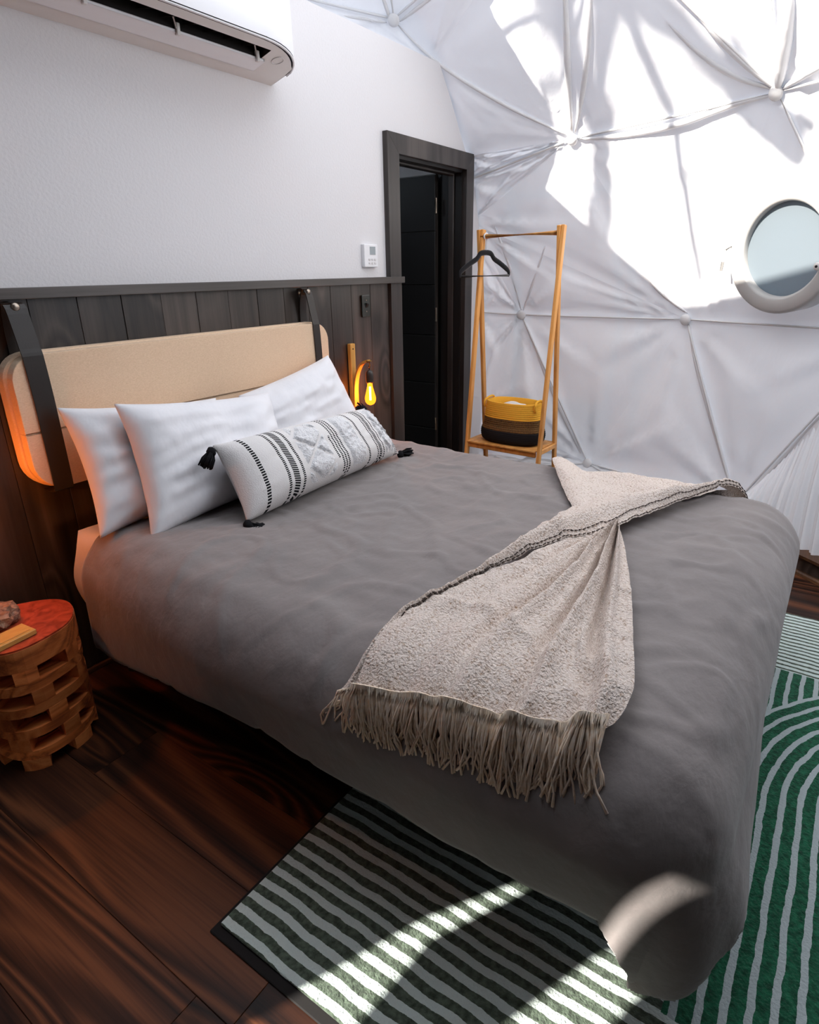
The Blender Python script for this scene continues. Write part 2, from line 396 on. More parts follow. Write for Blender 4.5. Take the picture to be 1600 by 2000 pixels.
    far = not vis and el < 58 and (az > 120 or az < -92)  # unseen left and camera side, darkened to keep that side dim
    if fs: mobj('unseen_dark_panel' if far else 'liner_panel', vs, fs, M_darkside if far else M_crown if (not vis and el > 55) else M_liner, dome, smooth=vis)
bm = bmesh.new()
rk_ = lambda p: tuple(round(x, 3) for x in p)
NOSEAM = {frozenset((rk_(BUTTONS[p]), rk_(BUTTONS[q]))) for p, q in ('AD', 'AE', 'BE', 'EF')}
SEAM_OK = {tuple(round(x, 3) for x in BUTTONS['A']): 4, tuple(round(x, 3) for x in BUTTONS['D']): 2}
for (a, b), vis in seam_edges.items():
    if not vis: continue
    if a in WKEY and b in WKEY: continue
    if a in WKEY and SEAM_OK.get(b) != WKEY[a]: continue
    if b in WKEY and SEAM_OK.get(a) != WKEY[b]: continue
    if frozenset((a, b)) in NOSEAM: continue
    a, b = Vector(a), Vector(b); mid = (a+b)/2
    inn = (DC-mid).normalized()
    pts = [lerp(a, b, t/10) + inn*(.006+.010*math.sin(math.pi*t/10)) for t in range(11)]
    sb = bmesh.new(); tube(sb, pts, [.003]+[.0065]*9+[.003], 6); bobj('seam', sb, M_seam, dome, True)
bm.free()
for k, p in BUTTONS.items():
    inn = (DC-p).normalized(); A = inn.to_track_quat('Z', 'Y').to_matrix()
    bm = bmesh.new(); lathe(bm, [(.012, -.01), (.030, 0), (.034, .008), (.028, .018), (.012, .024)], 18, p+inn*.012, axis=A); bobj('liner_button', bm, M_seam, dome, True)
def surf_path(name, px, rad, lift, mt=None, sy=1.0):
    P_ = []
    for q in resample([Vector((a, b, 0)) for a, b in px], 16):
        h, n = raycast(q.x, q.y); P_.append(h+n*lift)
    bm = bmesh.new(); k = len(P_)-1
    tube(bm, [p_ - (p_-CAM).normalized()*0 for p_ in P_], [max(.0015, rad*math.sin(math.pi*min(1, .02+.96*i/k))**.5) for i in range(k+1)], 8, sy)
    bobj(name, bm, mt or M_liner, dome, True)
surf_path('seam', [(775, 46), (860, 125), (985, 203), (1112, 264)], .010, .006, M_seam)
surf_path('seam', [(765, 45), (745, -15)], .010, .006, M_seam); surf_path('seam', [(782, 40), (862, -20)], .010, .006, M_seam); surf_path('seam', [(755, 43), (655, 28)], .009, .006, M_seam)
surf_path('liner_fold', [(1105, -25), (1108, 90), (1113, 190), (1117, 255)], .020, .004); surf_path('liner_fold', [(1158, -25), (1148, 110), (1136, 200), (1124, 258)], .017, .004)
surf_path('liner_fold', [(1548, -30), (1540, 50), (1530, 120), (1523, 172)], .034, .010); surf_path('liner_fold', [(1338, -15), (1400, 65), (1465, 130), (1515, 172)], .018, .004)
surf_path('liner_fold', [(1300, 40), (1370, 105), (1440, 150), (1512, 174)], .016, -.001); surf_path('liner_fold', [(1640, 110), (1590, 135), (1530, 172)], .018, .004)
surf_path('liner_fold', [(1128, 272), (1230, 262), (1330, 240), (1430, 205), (1512, 184)], .018, .004)
surf_path('liner_fold', [(1022, 622), (1050, 690), (1090, 790), (1140, 895)], .014, -.002); surf_path('liner_fold', [(1020, 612), (995, 520), (965, 440)], .010, -.003); surf_path('liner_fold', [(1020, 612), (1045, 540), (1065, 480)], .009, -.003)
surf_path('liner_fold', [(1345, 622), (1358, 700), (1385, 800), (1430, 960)], .016, -.002); surf_path('liner_fold', [(1343, 612), (1290, 570), (1240, 510)], .012, -.002)
# gathered skirt of the liner low at the right
top = resample([DC+(dsph(*q)-DC)*.985 for q in [(1425, 1010), (1460, 975), (1500, 935), (1550, 885), (1600, 830), (1690, 740), (1790, 640)]], 60)
bot = resample([DC + Vector((r*math.cos(R(a)), r*math.sin(R(a)), -.70)) for a, r in [(-20, 2.60), (-26, 2.565), (-31, 2.555), (-37, 2.555), (-45, 2.555)]], 60)
def skirt(s, t):
    i = min(int(s*240), 240); f = i/240*60; k = min(int(f), 59); w = f-k
    a = lerp(top[k], top[k+1], w); b = lerp(bot[k], bot[k+1], w); p = lerp(a, b, t)
    inn = Vector((DC.x-p.x, DC.y-p.y, 0)).normalized()
    return p + inn*(.02*math.sin(math.pi*t) + .016*t**.5*math.sin(s*95 + 2.5*math.sin(s*11)) + .007*math.sin(s*210))
v, f, u = grid(skirt, 240, 14); mobj('gathered_skirt', v, f, M_liner, dome, True)
bm = bmesh.new(); tube(bm, [p + (DC-p).normalized()*.012 for p in top], .010, 6); bobj('seam', bm, M_seam, dome, True)

# porthole
win1 = bpy.data.objects.new('window_1', None); COL.objects.link(win1); win1['kind'] = 'structure'; win1['label'] = 'round white framed porthole with frosted pane in the dome liner'
A = RING_N.to_track_quat('Z', 'Y').to_matrix()
bm = bmesh.new()
RS_ = 1.06
prof = [(r*RS_, h) for r, h in ((.285, -.10), (.285, .012), (.279, .024), (.268, .028), (.222, .026), (.212, .021), (.207, .010), (.207, -.10))]
rings = []
for r, h in prof: rings.append([bm.verts.new(RING_C + A @ Vector((r*math.cos(2*math.pi*k/64), r*math.sin(2*math.pi*k/64), h))) for k in range(64)])
for i in range(len(rings)):
    a, b = rings[i], rings[(i+1) % len(rings)]
    for k in range(64): bm.faces.new((a[k], a[(k+1) % 64], b[(k+1) % 64], b[k]))
bobj('ring_frame', bm, M_ring, win1, True)
Mp = bpy.data.materials.new('frosted_pane'); Mp.use_nodes = True
pn = Mp.node_tree.nodes; P = pn['Principled BSDF']; P.inputs['Base Color'].default_value = (.22, .26, .29, 1); P.inputs['Roughness'].default_value = .35
tl = pn.new('ShaderNodeBsdfTranslucent'); tl.inputs[0].default_value = (.40, .47, .52, 1); mx = pn.new('ShaderNodeMixShader'); mx.inputs[0].default_value = .42
Mp.node_tree.links.new(P.outputs[0], mx.inputs[1]); Mp.node_tree.links.new(tl.outputs[0], mx.inputs[2]); Mp.node_tree.links.new(mx.outputs[0], pn['Material Output'].inputs[0])
bm = bmesh.new(); lathe(bm, [(.22, -.024), (.22, -.016)], 64, RING_C, axis=A); bobj('pane', bm, Mp, win1)
side = Vector((0, 0, 1)).cross(RING_N).normalized()      # horizontal along the wall
if side.dot(rt) < 0: side = -side
hp = RING_C - side*.285 + RING_N*.015
bm = bmesh.new()
tube(bm, [hp+Vector((0, 0, .035)), hp-side*.012+RING_N*.02+Vector((0, 0, .03)), hp-side*.03+RING_N*.026+Vector((0, 0, .018))], .010, 8)
tube(bm, [hp-side*.03+RING_N*.026+Vector((0, 0, .02)), hp-side*.034+RING_N*.028+Vector((0, 0, -.09))], [.010, .007], 8)
bobj('handle', bm, M_ring, win1, True)
bm = bmesh.new(); q = RING_C+side*.207+RING_N*.018+Vector((0, 0, -.075)); lathe(bm, [(.018, 0), (.018, .012), (.013, .016)], 16, q, axis=A); bobj('hinge_cap', bm, M_acb, win1, True)
bm = bmesh.new(); lathe(bm, [(.006, 0), (.006, .019)], 10, q, axis=A); bobj('screw', bm, M_dark, win1)

# kerb around the foot of the liner
kerb = bpy.data.objects.new('baseboard_right', None); COL.objects.link(kerb); kerb['kind'] = 'structure'; kerb['label'] = 'low brown wooden kerb under the dome liner'
azs = [-60+4*i for i in range(20)]
def arc(r0, z): return [DC + Vector(((kerb_r(a)+r0)*math.cos(R(a)), (kerb_r(a)+r0)*math.sin(R(a)), z-DC.z)) for a in azs]
for nm_, pr_, mt in (('riser', ((0, 0), (0, .088), (.1, .088), (.1, 0)), M_board), ('cap', ((-.014, .088), (-.014, .102), (.1, .102), (.1, .088)), M_kerb), ('quarter_round', ((-.026, .001), (-.022, .014), (-.012, .020), (0, .020), (0, .001)), M_kerb)):
    rr = [arc(*q) for q in pr_]; vs = [p for r in rr for p in r]; n = len(azs); fs = []
    for i in range(len(rr)):
        a, b = i*n, ((i+1) % len(rr))*n
        for k in range(n-1): fs.append((a+k, a+k+1, b+k+1, b+k))
    mobj(nm_, vs, fs, mt, kerb)

# outside: ground and a bare tree whose shadow falls on the liner
mobj('floor_outside', [(-30, -30, -.25), (30, -30, -.25), (30, 30, -.25), (-30, 30, -.25)], [(0, 1, 2, 3)], M_ground)['kind'] = 'structure'
tree = thing('bare_tree', (-1.6, 1.9, -.25), 'bare leafless tree outside the dome whose branches shade the liner', 'tree')
def shade(pts, L, rr, name):
    bm = bmesh.new(); P_ = resample([dsph(*q) - SUN*L for q in pts], 10)
    tube(bm, P_, [lerp(rr[0], rr[1], i/10) for i in range(11)], 7); bobj(name, bm, M_bark, tree, True)
shade([(1275, -260), (1278, 0), (1283, 80), (1325, 220), (1362, 380), (1378, 560)], 4.6, (.05, .018), 'trunk')
shade([(1080, -40), (1180, 18), (1245, 62), (1285, 92)], 4.7, (.055, .04), 'branch')
shade([(1276, 60), (1240, 130), (1215, 200), (1208, 280)], 4.6, (.045, .03), 'branch')
shade([(1290, 80), (1370, 120), (1420, 170), (1500, 215), (1600, 270)], 4.8, (.06, .03), 'branch')
shade([(1366, 370), (1430, 385), (1480, 400)], 4.6, (.016, .012), 'branch')
shade([(1460, 190), (1520, 260), (1580, 330)], 4.9, (.09, .05), 'branch')
shade([(1278, 0), (1360, -60), (1440, -200)], 4.9, (.07, .03), 'branch')
bm = bmesh.new(); b0 = dsph(1275, -260)-SUN*4.6
tube(bm, resample([b0, b0+Vector((-.5, .9, .3)), Vector((-1.75, 2.75, 2.4)), Vector((-1.6, 2.9, -.25))], 12), [.05+.007*i for i in range(13)], 9); bobj('trunk', bm, M_bark, tree, True)

# ------------------------------------------------------------------ floor
floor = bpy.data.objects.new('floor', None); COL.objects.link(floor); floor['kind'] = 'structure'
bm = bmesh.new(); lathe(bm, [(2.95, -.03), (2.95, -.004)], 48, (DC.x, DC.y, 0)); bobj('subfloor', bm, M_dark, floor)
pw = .2275; col = 0
x = .435-pw*8
rr_ = random.Random(3)
while x < 4.2:
    starts = []
    yy = -3.5 - rr_.random()*1.0
    if abs(x-.435) < .01: yy = -1.447-1.5
    if abs(x-(.435+pw)) < .02: yy = -.54-1.5*2
    while yy < .02:
        y1 = min(yy+1.5, 0.02); y0 = max(yy, -3.5)
        ok = min((Vector((xx, yv))-Vector((DC.x, DC.y))).length for xx in (x, x+pw) for yv in (y0, y1, max(y0, min(y1, DC.y)))) < 2.72
        if y1-y0 > .02 and ok:
            bm = bmesh.new(); g = .0004
            box(bm, (x+g, y0+g, -.010), (x+pw-g, y1-g, 0), .0010)
            bobj('floor_plank', bm, M_floor, floor)
        yy += 1.5
    x += pw

# ------------------------------------------------------------------ back wall, bathroom, door
wall = bpy.data.objects.new('wall_back', None); COL.objects.link(wall); wall['kind'] = 'structure'
bm = bmesh.new(); TH = .12
prism(bm, [(-1.32, 0), (3.06, 0), (3.06, 2.552), (-.70, 2.552), (-1.05, 2.1), (-1.30, 1.2)], 'y', 0, TH)
prism(bm, [(3.06, 2.09), (3.93, 2.09), (3.70, 2.40), (3.572, 2.552), (3.06, 2.552)], 'y', 0, TH)
prism(bm, [(3.90, 0), (4.165, 0), (4.19, .45), (4.19, 1.12), (4.085, 1.73), (4.0, 2.02), (3.93, 2.09), (3.90, 2.09)], 'y', 0, TH)
bobj('plaster', bm, M_plaster, wall)
mob = M_board
bx = 1.196-.1636*14; i = 0
while bx < 2.99:
    x1 = min(bx+.1636, 3.006); bm = bmesh.new(); dpt = -.0135-.003*rr_.random()
    box(bm, (bx+.0004, dpt, .02), (x1-.0004, 0, 1.39), .0015); bobj('wainscot_board', bm, M_board, wall); bx += .1636
bm = bmesh.new(); box(bm, (-1.25, -.052, 1.387), (3.118, 0, 1.421), .002); t = bobj('trim_1', bm, M_ledge); tag(t, kind='structure')
bm = bmesh.new(); box(bm, (-1.25, -.030, 0), (3.0, -.018, .022), .004); t = bobj('baseboard_back', bm, M_kerb); tag(t, kind='structure')
trim = bpy.data.objects.new('trim_2', None); COL.objects.link(trim); trim['kind'] = 'structure'
cy0, cy1 = -.032, 0
bm = bmesh.new(); prism(bm, [(3.006, 0), (3.112, 0), (3.112, 2.04), (3.006, 2.135)], 'y', cy0, cy1); bobj('casing_left', bm, M_casing, trim)
bm = bmesh.new(); prism(bm, [(3.852, 0), (3.945, 0), (3.945, 2.135), (3.852, 2.04)], 'y', cy0, cy1); bobj('casing_right', bm, M_casing, trim)
bm = bmesh.new(); prism(bm, [(3.006, 2.136), (3.945, 2.136), (3.852, 2.041), (3.112, 2.041)], 'y', cy0, cy1); bobj('casing_head', bm, M_casing, trim)
bm = bmesh.new(); box(bm, (3.06, .0, 0), (3.118, .15, 2.035)); bobj('jamb', bm, M_black, trim)
bm = bmesh.new(); box(bm, (3.838, .0, 0), (3.90, .15, 2.035)); bobj('jamb', bm, M_black, trim)
bm = bmesh.new(); box(bm, (3.06, .0, 2.025), (3.90, .15, 2.09)); bobj('jamb', bm, M_black, trim)
bm = bmesh.new(); box(bm, (3.826, .05, 0), (3.838, .09, 2.025), .002); box(bm, (3.118, .05, 0), (3.13, .09, 2.025), .002); box(bm, (3.13, .05, 2.013), (3.826, .09, 2.025), .002); bobj('door_stop', bm, M_casing, trim)
door = bpy.data.objects.new('door_1', None); COL.objects.link(door); door['kind'] = 'structure'; door['label'] = 'black door with horizontal grooves standing open into the next room'
bm = bmesh.new(); box(bm, (3.806, .172, .01), (3.836, .865, 2.03)); bobj('leaf_core', bm, M_casing, door)
for k in range(6):
    bm = bmesh.new(); z0 = .02 + k*.3345; box(bm, (3.799, .174, z0+.003), (3.807, .863, min(z0+.3325, 2.028)), .0025); bobj('door_panel', bm, M_door, door)
for z in (.35, 1.12, 1.80):
    bm = bmesh.new(); tube(bm, [(3.797, .166, z), (3.797, .166, z+.09)], .007, 8); bobj('hinge', bm, M_steel, door)
bath = bpy.data.objects.new('wall_bathroom', None); COL.objects.link(bath); bath['kind'] = 'structure'
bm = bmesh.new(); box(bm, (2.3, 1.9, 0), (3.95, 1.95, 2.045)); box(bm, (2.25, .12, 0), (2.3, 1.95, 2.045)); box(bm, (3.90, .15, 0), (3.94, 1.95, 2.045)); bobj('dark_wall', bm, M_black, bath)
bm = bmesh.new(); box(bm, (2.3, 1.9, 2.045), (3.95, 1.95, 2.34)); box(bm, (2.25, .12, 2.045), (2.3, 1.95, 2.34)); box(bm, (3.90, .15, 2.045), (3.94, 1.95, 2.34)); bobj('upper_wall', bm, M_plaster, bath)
bm = bmesh.new(); box(bm, (2.25, .12, 2.34), (3.95, 1.95, 2.37)); t = bobj('ceiling', bm, M_plaster); tag(t, kind='structure')
fx = thing('fill_lamp', (2.9, 1.0, 2.34), 'unseen round ceiling lamp added to brighten the dark room behind the black door', 'lamp')
bm = bmesh.new(); lathe(bm, [(.09, -.03), (.10, -.02), (.10, 0)], 20, (2.9, 1.0, 2.34)); bobj('fill_lamp_shade', bm, M_acw, fx, True)
ld = bpy.data.lights.new('fill_lamp_light', 'POINT'); ld.energy = 2.5; ld.shadow_soft_size = .08; ld.color = (.75, .87, 1); lo = bpy.data.objects.new('fill_lamp_light', ld); lo.location = (2.9, 1.0, 2.12); COL.objects.link(lo)  # hidden light added so the ceiling behind the door is not black

# ------------------------------------------------------------------ drape of the duvet
BX0, BX1, BYF, BYH, ZT, BR = .83, 2.60, -2.215, -.27, .635, .17
def drape(u, v, off=0.0, rip=1.0):
    hd = max(0, min(1, (v+.95)/.6)); bx0 = BX0+.065*hd
    cx = min(max(u, bx0+BR), BX1-BR); cy = max(v, BYF+BR)
    du, dv = u-cx, v-cy; d = math.hypot(du, dv)
    w = rip*(.006*math.sin(3.1*u+1.7*v)+.005*math.sin(5.3*v-2.2*u+1)+.004*math.sin(7.9*u+4.1*v+2))
    zt = ZT+w
    zt += rip*(.006*nz((u, v, 0), 5, 3) + .004*nz((u*1.4, v*.6, 0), 14, 1))
    zt += rip*(.0075*max(0, 1-abs(nz((u*1.1+v*.5, v*1.3-u*.6, 0), 2.6, 5))*9) + .005*max(0, 1-abs(nz((u*.6-v*1.1, v*.7+u, 0), 4.2, 9))*8))
    if d < 1e-6: return Vector((u, v, zt+off))
    dx, dy = du/d, dv/d; L = BR*math.pi/2
    if d < L:
        a = d/BR; o = (BR+off)*math.sin(a); z = zt-BR+(BR+off)*math.cos(a)
        return Vector((cx+dx*o, cy+dy*o, z))
    e = d-L; z = zt-BR-e*.985; corner = abs(dx*dy)*2
    o = BR+off+(.06-(.28*dx*dx*(1-hd) if dx < 0 else 0))*e; k = e/.4
    if corner > .02 and dx > 0: o += rip*corner*min(1, k*2)*.010*math.sin(math.atan2(dy, dx)*30)
    elif corner > .02: o += rip*corner*k*.016*math.sin(math.atan2(dy, dx)*9+2.2)
    o += rip*k*(1-corner)*(.011*math.sin(6.3*v+.4)*abs(dx)+.012*math.sin(7.1*u+1.1)*abs(dy)+.007*math.sin(14*v+2*u)*abs(dx)+.007*math.sin(15*u)*abs(dy))
    if dy < 0: o += (.045*max(0, min(1, (1.75-u)/.7))*math.sin(math.pi*min(1, e/.38)) - .06*e)*abs(dy)**1.5
    zm = .035
    if z < zm: o += (zm-z)*.75; z = zm+.012*math.sin(40*(zm-z))
    return Vector((cx+dx*o, cy+dy*o, z))
U0, U1, V0, V1 = .50, 3.0, -.27, -2.64
def duv(s, t):
    u = lerp(U0, U1, s); v = lerp(V0, V1, t)
    cx = min(max(u, BX0+.065*max(0, min(1, (v+.95)/.6))+BR), BX1-BR); cy = max(v, BYF+BR); du, dv = u-cx, v-cy; d = math.hypot(du, dv)
    if d > 0:
        ph = math.degrees(math.atan2(abs(dv), abs(du)))
        tab = ((0, .432), (26, .55), (40, .64), (53, .56), (68, .46), (90, .40)) if du < 0 else ((0, .46), (45, .52), (90, .41))
        for (a0, d0), (a1, d1) in zip(tab, tab[1:]):
            if a0 <= ph <= a1+1e-6: dm = lerp(d0, d1, (ph-a0)/(a1-a0)); break
        dm += .055*max(0, min(1, (v+.95)/.6)) if du < 0 else 0; k = min(1, dm/d); u, v = cx+du*k, cy+dv*k
    p = drape(u, v)
    return p
v, f, u = grid(duv, 230, 220)
duvet = mobj('duvet', v, f, M_duvet, None, True)
tag(duvet, 'charcoal grey cotton duvet spread over the bed and hanging to the floor at its foot', 'duvet')
md = duvet.modifiers.new('thick', 'SOLIDIFY'); md.thickness = .014; md.offset = -1

# ------------------------------------------------------------------ bed and headboard
bed = thing('bed', (1.72, -1.1, 0), 'double bed with white fitted sheet on short dark legs under the charcoal duvet', 'bed')
bm = bmesh.new(); box(bm, (.975, -2.10, .33), (2.49, -.10, .585), .06, seg=3); bobj('mattress', bm, M_sheet, bed, True)
bm = bmesh.new(); box(bm, (.99, -2.08, .17), (2.47, -.10, .325), .01); bobj('bed_base', bm, M_frameb, bed)
for lx in (1.06, 2.38):
    for ly in (-.14, -1.60):
        bm = bmesh.new(); tube(bm, [(lx, ly, 0 if ly > -1 else .0171), (lx, ly, .17)], [.022, .034], 12); bobj('leg', bm, M_frameb, bed)
def sheetf(s, t):
    # loose turned-down sheet at the head, its edge falling down the near side
    w = s*1.0; vv = lerp(-.085, -.40, t)
    if w < .34: p = Vector((.972-.010*math.sin(t*5+w*9)-.012*math.sin(math.pi*w/.34), vv+.02*math.sin(w*14), .30+w/.34*.27))
    else: p = Vector((lerp(.972, 2.47, (w-.34)/.66), vv, .60+.012*math.sin((w-.34)*4.75)+.004*math.sin(w*40)))
    return p
v, f, u = grid(sheetf, 60, 12); mobj('fitted_sheet', v, f, M_sheet, bed, True)

hbd = thing('headboard', (1.63, -.05, .77), 'long tan linen upholstered headboard hung on the dark wall by black straps', 'headboard')
def rrect(x0, x1, z0, z1, r, n=8):
    """r: bl, br, tr, tl"""
    P_ = []
    for (cx, cz, a0, q) in ((x0+r[0], z0+r[0], 180, r[0]), (x1-r[1], z0+r[1], 270, r[1]), (x1-r[2], z1-r[2], 0, r[2]), (x0+r[3], z1-r[3], 90, r[3])):
        for k in range(n+1):
            if q < 1e-4 and k: continue
            a = R(a0+90*k/n); P_.append((cx+q*math.cos(a), cz+q*math.sin(a)))
    return P_
def cushion(name, P_, y0, y1, mt, par, bev=.016):
    bm = bmesh.new(); prism(bm, P_, 'y', y0, y1); bm.normal_update()
    es = [e for e in bm.edges if all(abs(v.co.y-y1) < 1e-5 for v in e.verts)]
    bmesh.ops.bevel(bm, geom=es, offset=bev, segments=3, affect='EDGES', profile=.6)
    return bobj(name, bm, mt, par, False)
cushion('back_panel', rrect(.885, 2.385, .772, 1.228, (.11, .11, .09, .09)), -.020, -.062, M_linen, hbd, .012)
cushion('upper_panel', rrect(.895, 2.375, .9765, 1.222, (.001, .001, .085, .085)), -.058, -.098, M_linen, hbd, .003)
cushion('lower_panel', rrect(.895, 2.375, .778, .9755, (.10, .10, .001, .001)), -.058, -.098, M_linen, hbd, .003)
for sx, px, w in ((.955, .967, .064), (2.275, 2.283, .044)):
    def strapf(path, wd):
        P_ = resample([Vector((0, y, z)) for y, z in path], 40); vs, fs = [], []
        for i, p in enumerate(P_):
            tt = i/40; xc = lerp(px, sx+.02, min(1, tt*2.2))
            d = (P_[min(i+1, 40)]-P_[max(i-1, 0)]).normalized(); nn = Vector((0, -d.z, d.y))*.0022
            for sgn in (-1, 1):
                for s2 in (-1, 1): vs.append(Vector((xc+sgn*wd/2, p.y+nn.y*s2, p.z+nn.z*s2)))
        for i in range(40):
            a = i*4
            for q in ((0, 1), (1, 3), (3, 2), (2, 0)): fs.append((a+q[0], a+q[1], a+4+q[1], a+4+q[0]))
        fs += [(0, 1, 3, 2), (160, 162, 163, 161)]
        return vs, fs
    vs, fs = strapf([(-.064, 1.372), (-.075, 1.355), (-.086, 1.30), (-.098, 1.236), (-.1025, 1.20), (-.1025, 1.0), (-.1025, .80), (-.096, .772), (-.06, .764), (-.024, .766)], w)
    mobj('strap', vs, fs, M_strap, hbd)
    vs, fs = strapf([(-.052, 1.378), (-.038, 1.35), (-.026, 1.29), (-.021, 1.23), (-.0185, 1.1), (-.0185, .78)], w)
    vs = [Vector((v.x, v.y, v.z)) for v in vs]; mobj('strap', vs, fs, M_strap, hbd)
    bm = bmesh.new(); A = Vector((0, -1, 0)).to_track_quat('Z', 'Y').to_matrix()
    lathe(bm, [(.016, .018), (.016, .024), (.008, .028), (.008, .066), (.013, .069), (.013, .076), (.009, .079)], 18, (px, 0, 1.366), axis=A); bobj('peg', bm, M_steel, hbd, True)

# ------------------------------------------------------------------ pillows
def pillow(name, label, corners, thick, mt, seed, n=40, pinch=.07, wk=1.0, group='white bed pillows', cat='pillow', parent=None):
    """corners BL, BR, TR, TL of the seam; thick half depth"""
    BL, BR_, TR, TL = [Vector(c) for c in corners]; c = (BL+BR_+TR+TL)/4
    N_ = ((BR_-BL).cross(TL-BL)).normalized()
    if N_.y > 0: N_ = -N_
    def base(s, t):
        a, b = 2*s-1, 2*t-1
        a2 = a*(1-pinch*(1-b*b)); b2 = b*(1-pinch*1.1*(1-a*a)); s2, t2 = (a2+1)/2, (b2+1)/2
        return lerp(lerp(BL, BR_, s2), lerp(TL, TR, s2), t2)
    def h(s, t):
        a, b = 2*s-1, 2*t-1
        q = max(0, (1-a**4))*max(0, (1-b**4)); return thick*q**.55*(1-.22*(a*a*b*b))
    def wr(s, t):
        p = Vector((s*2.2, t*1.6, seed)); a, b = abs(2*s-1), abs(2*t-1)
        return wk*(.016*noise.noise(p*1.6) + .011*noise.noise(Vector((s*3+t*5, t*9-s*4, seed))) + .004*noise.noise(p*8))*min(1, 5*(1-max(a, b)))
    def fr(s, t): return base(s, t) + N_*(h(s, t)+wr(s, t)+.003)
    def bk(s, t): return base(s, t) - N_*(h(s, t)*.85+wr(1-s, t)+.003)
    v1, f1, u1 = grid(fr, n, n); v2, f2, u2 = grid(bk, n, n); o = len(v1)
    fs = f1 + [tuple(i+o for i in q[::-1]) for q in f2]
    bd = [i for i in range(n+1)] + [(j+1)*(n+1)-1 for j in range(1, n+1)] + [n*(n+1)+i for i in range(n-1, -1, -1)] + [j*(n+1) for j in range(n-1, 0, -1)]
    for a, b in zip(bd, bd[1:]+bd[:1]): fs.append((a, a+o, b+o, b))
    ob = mobj(name, v1+v2, fs, mt, parent, True, [tuple(q) for q in u1] + [tuple(q) for q in u2])
    if label: tag(ob, label, cat, group)
    return ob, N_, fr
pillow('pillow', 'white pillow farthest left, leaning on the headboard behind another white pillow', [(.94, -.34, .655), (1.60, -.30, .65), (1.60, -.165, .985), (.985, -.155, 1.055)], .085, M_cotton, 1.3)
pillow('pillow', 'white pillow in front at left, its lower right corner behind the striped cushion', [(1.035, -.475, .645), (1.74, -.42, .645), (1.80, -.26, .985), (1.105, -.285, 1.06)], .09, M_cotton, 4.1)
pillow('pillow', 'white pillow at right under the right strap, peaked up to its top right corner', [(1.68, -.30, .66), (2.37, -.31, .70), (2.30, -.155, 1.075), (1.72, -.165, .975)], .085, M_cotton, 7.7, pinch=.05)
def stripe_mat():
    M = mat('striped_cream_weave', (.76, .74, .73), .92, .1, bump=.5, bscale=(260, 260, 260), bdist=.004)
    T = M.node_tree; N = T.nodes; L = T.links; P = N['Principled BSDF']
    uvn = N.new('ShaderNodeUVMap'); sx = N.new('ShaderNodeSeparateXYZ'); L.new(uvn.outputs[0], sx.inputs[0])
    def mth(op, a, b=None, c=None):
        q = N.new('ShaderNodeMath'); q.operation = op
        for i, z in enumerate((a, b, c)):
            if z is None: continue
            if isinstance(z, (int, float)): q.inputs[i].default_value = z
            else: L.new(z, q.inputs[i])
        return q.outputs[0]
    X, Y = sx.outputs[0], sx.outputs[1]; tot = None
    # (position, half width, dashes, slant)
    for pos, hw, nd, sl, y0, y1 in ((.085, .0082, 30, 0, 0, 1), (.185, .0066, 40, 0, 0, 1), (.222, .0150, 36, .25, 0, 1), (.262, .0066, 40, 0, 0, 1), (.492, .0054, 36, 0, .25, .62), (.512, .0054, 36, 0, .05, 1), (.53, .0054, 36, 0, 0, 1), (.548, .0054, 36, 0, 0, 1),
                            (.705, .0066, 40, 0, 0, 1), (.775, .0054, 36, 0, 0, 1), (.80, .0125, 40, .25, 0, 1), (.83, .0054, 36, 0, 0, 1), (.955, .0054, 36, 0, 0, 1), (.972, .0054, 36, 0, 0, 1)):
        d = mth('LESS_THAN', mth('ABSOLUTE', mth('SUBTRACT', X, pos)), hw)
        ph = mth('FRACT', mth('ADD', mth('MULTIPLY', Y, nd), mth('MULTIPLY', mth('SUBTRACT', X, pos), sl/max(hw, 1e-4)*2)))
        k = mth('MULTIPLY', d, mth('LESS_THAN', ph, .66))
        if y0 > 0 or y1 < 1: k = mth('MULTIPLY', k, mth('MULTIPLY', mth('GREATER_THAN', Y, y0), mth('LESS_THAN', Y, y1)))
        tot = k if tot is None else mth('MAXIMUM', tot, k)
    mx = N.new('ShaderNodeMix'); mx.data_type = 'RGBA'; mx.inputs[6].default_value = (.76, .74, .73, 1); mx.inputs[7].default_value = (.012, .012, .014, 1)
    L.new(tot, mx.inputs[0]); L.new(mx.outputs[2], P.inputs['Base Color']); return M
M_stripe = stripe_mat()
M_tuft = mat('white_tufted_yarn', (.80, .80, .815), .95, .1, sheen=.2, bump=.9, bscale=(150, 150, 150), bdist=.008)
lum = thing('lumbar_cushion', (1.75, -.62, .64), 'long cream lumbar cushion with black dashed stripes, white tufts and black tassels', 'cushion')
LC = [(1.275, -.665, .668), (2.25, -.60, .66), (2.165, -.475, .872), (1.30, -.505, .905)]
_, LN, lfr = pillow('cover', None, LC, 0.098, M_stripe, 2.2, n=44, pinch=.035, wk=.3, parent=lum)
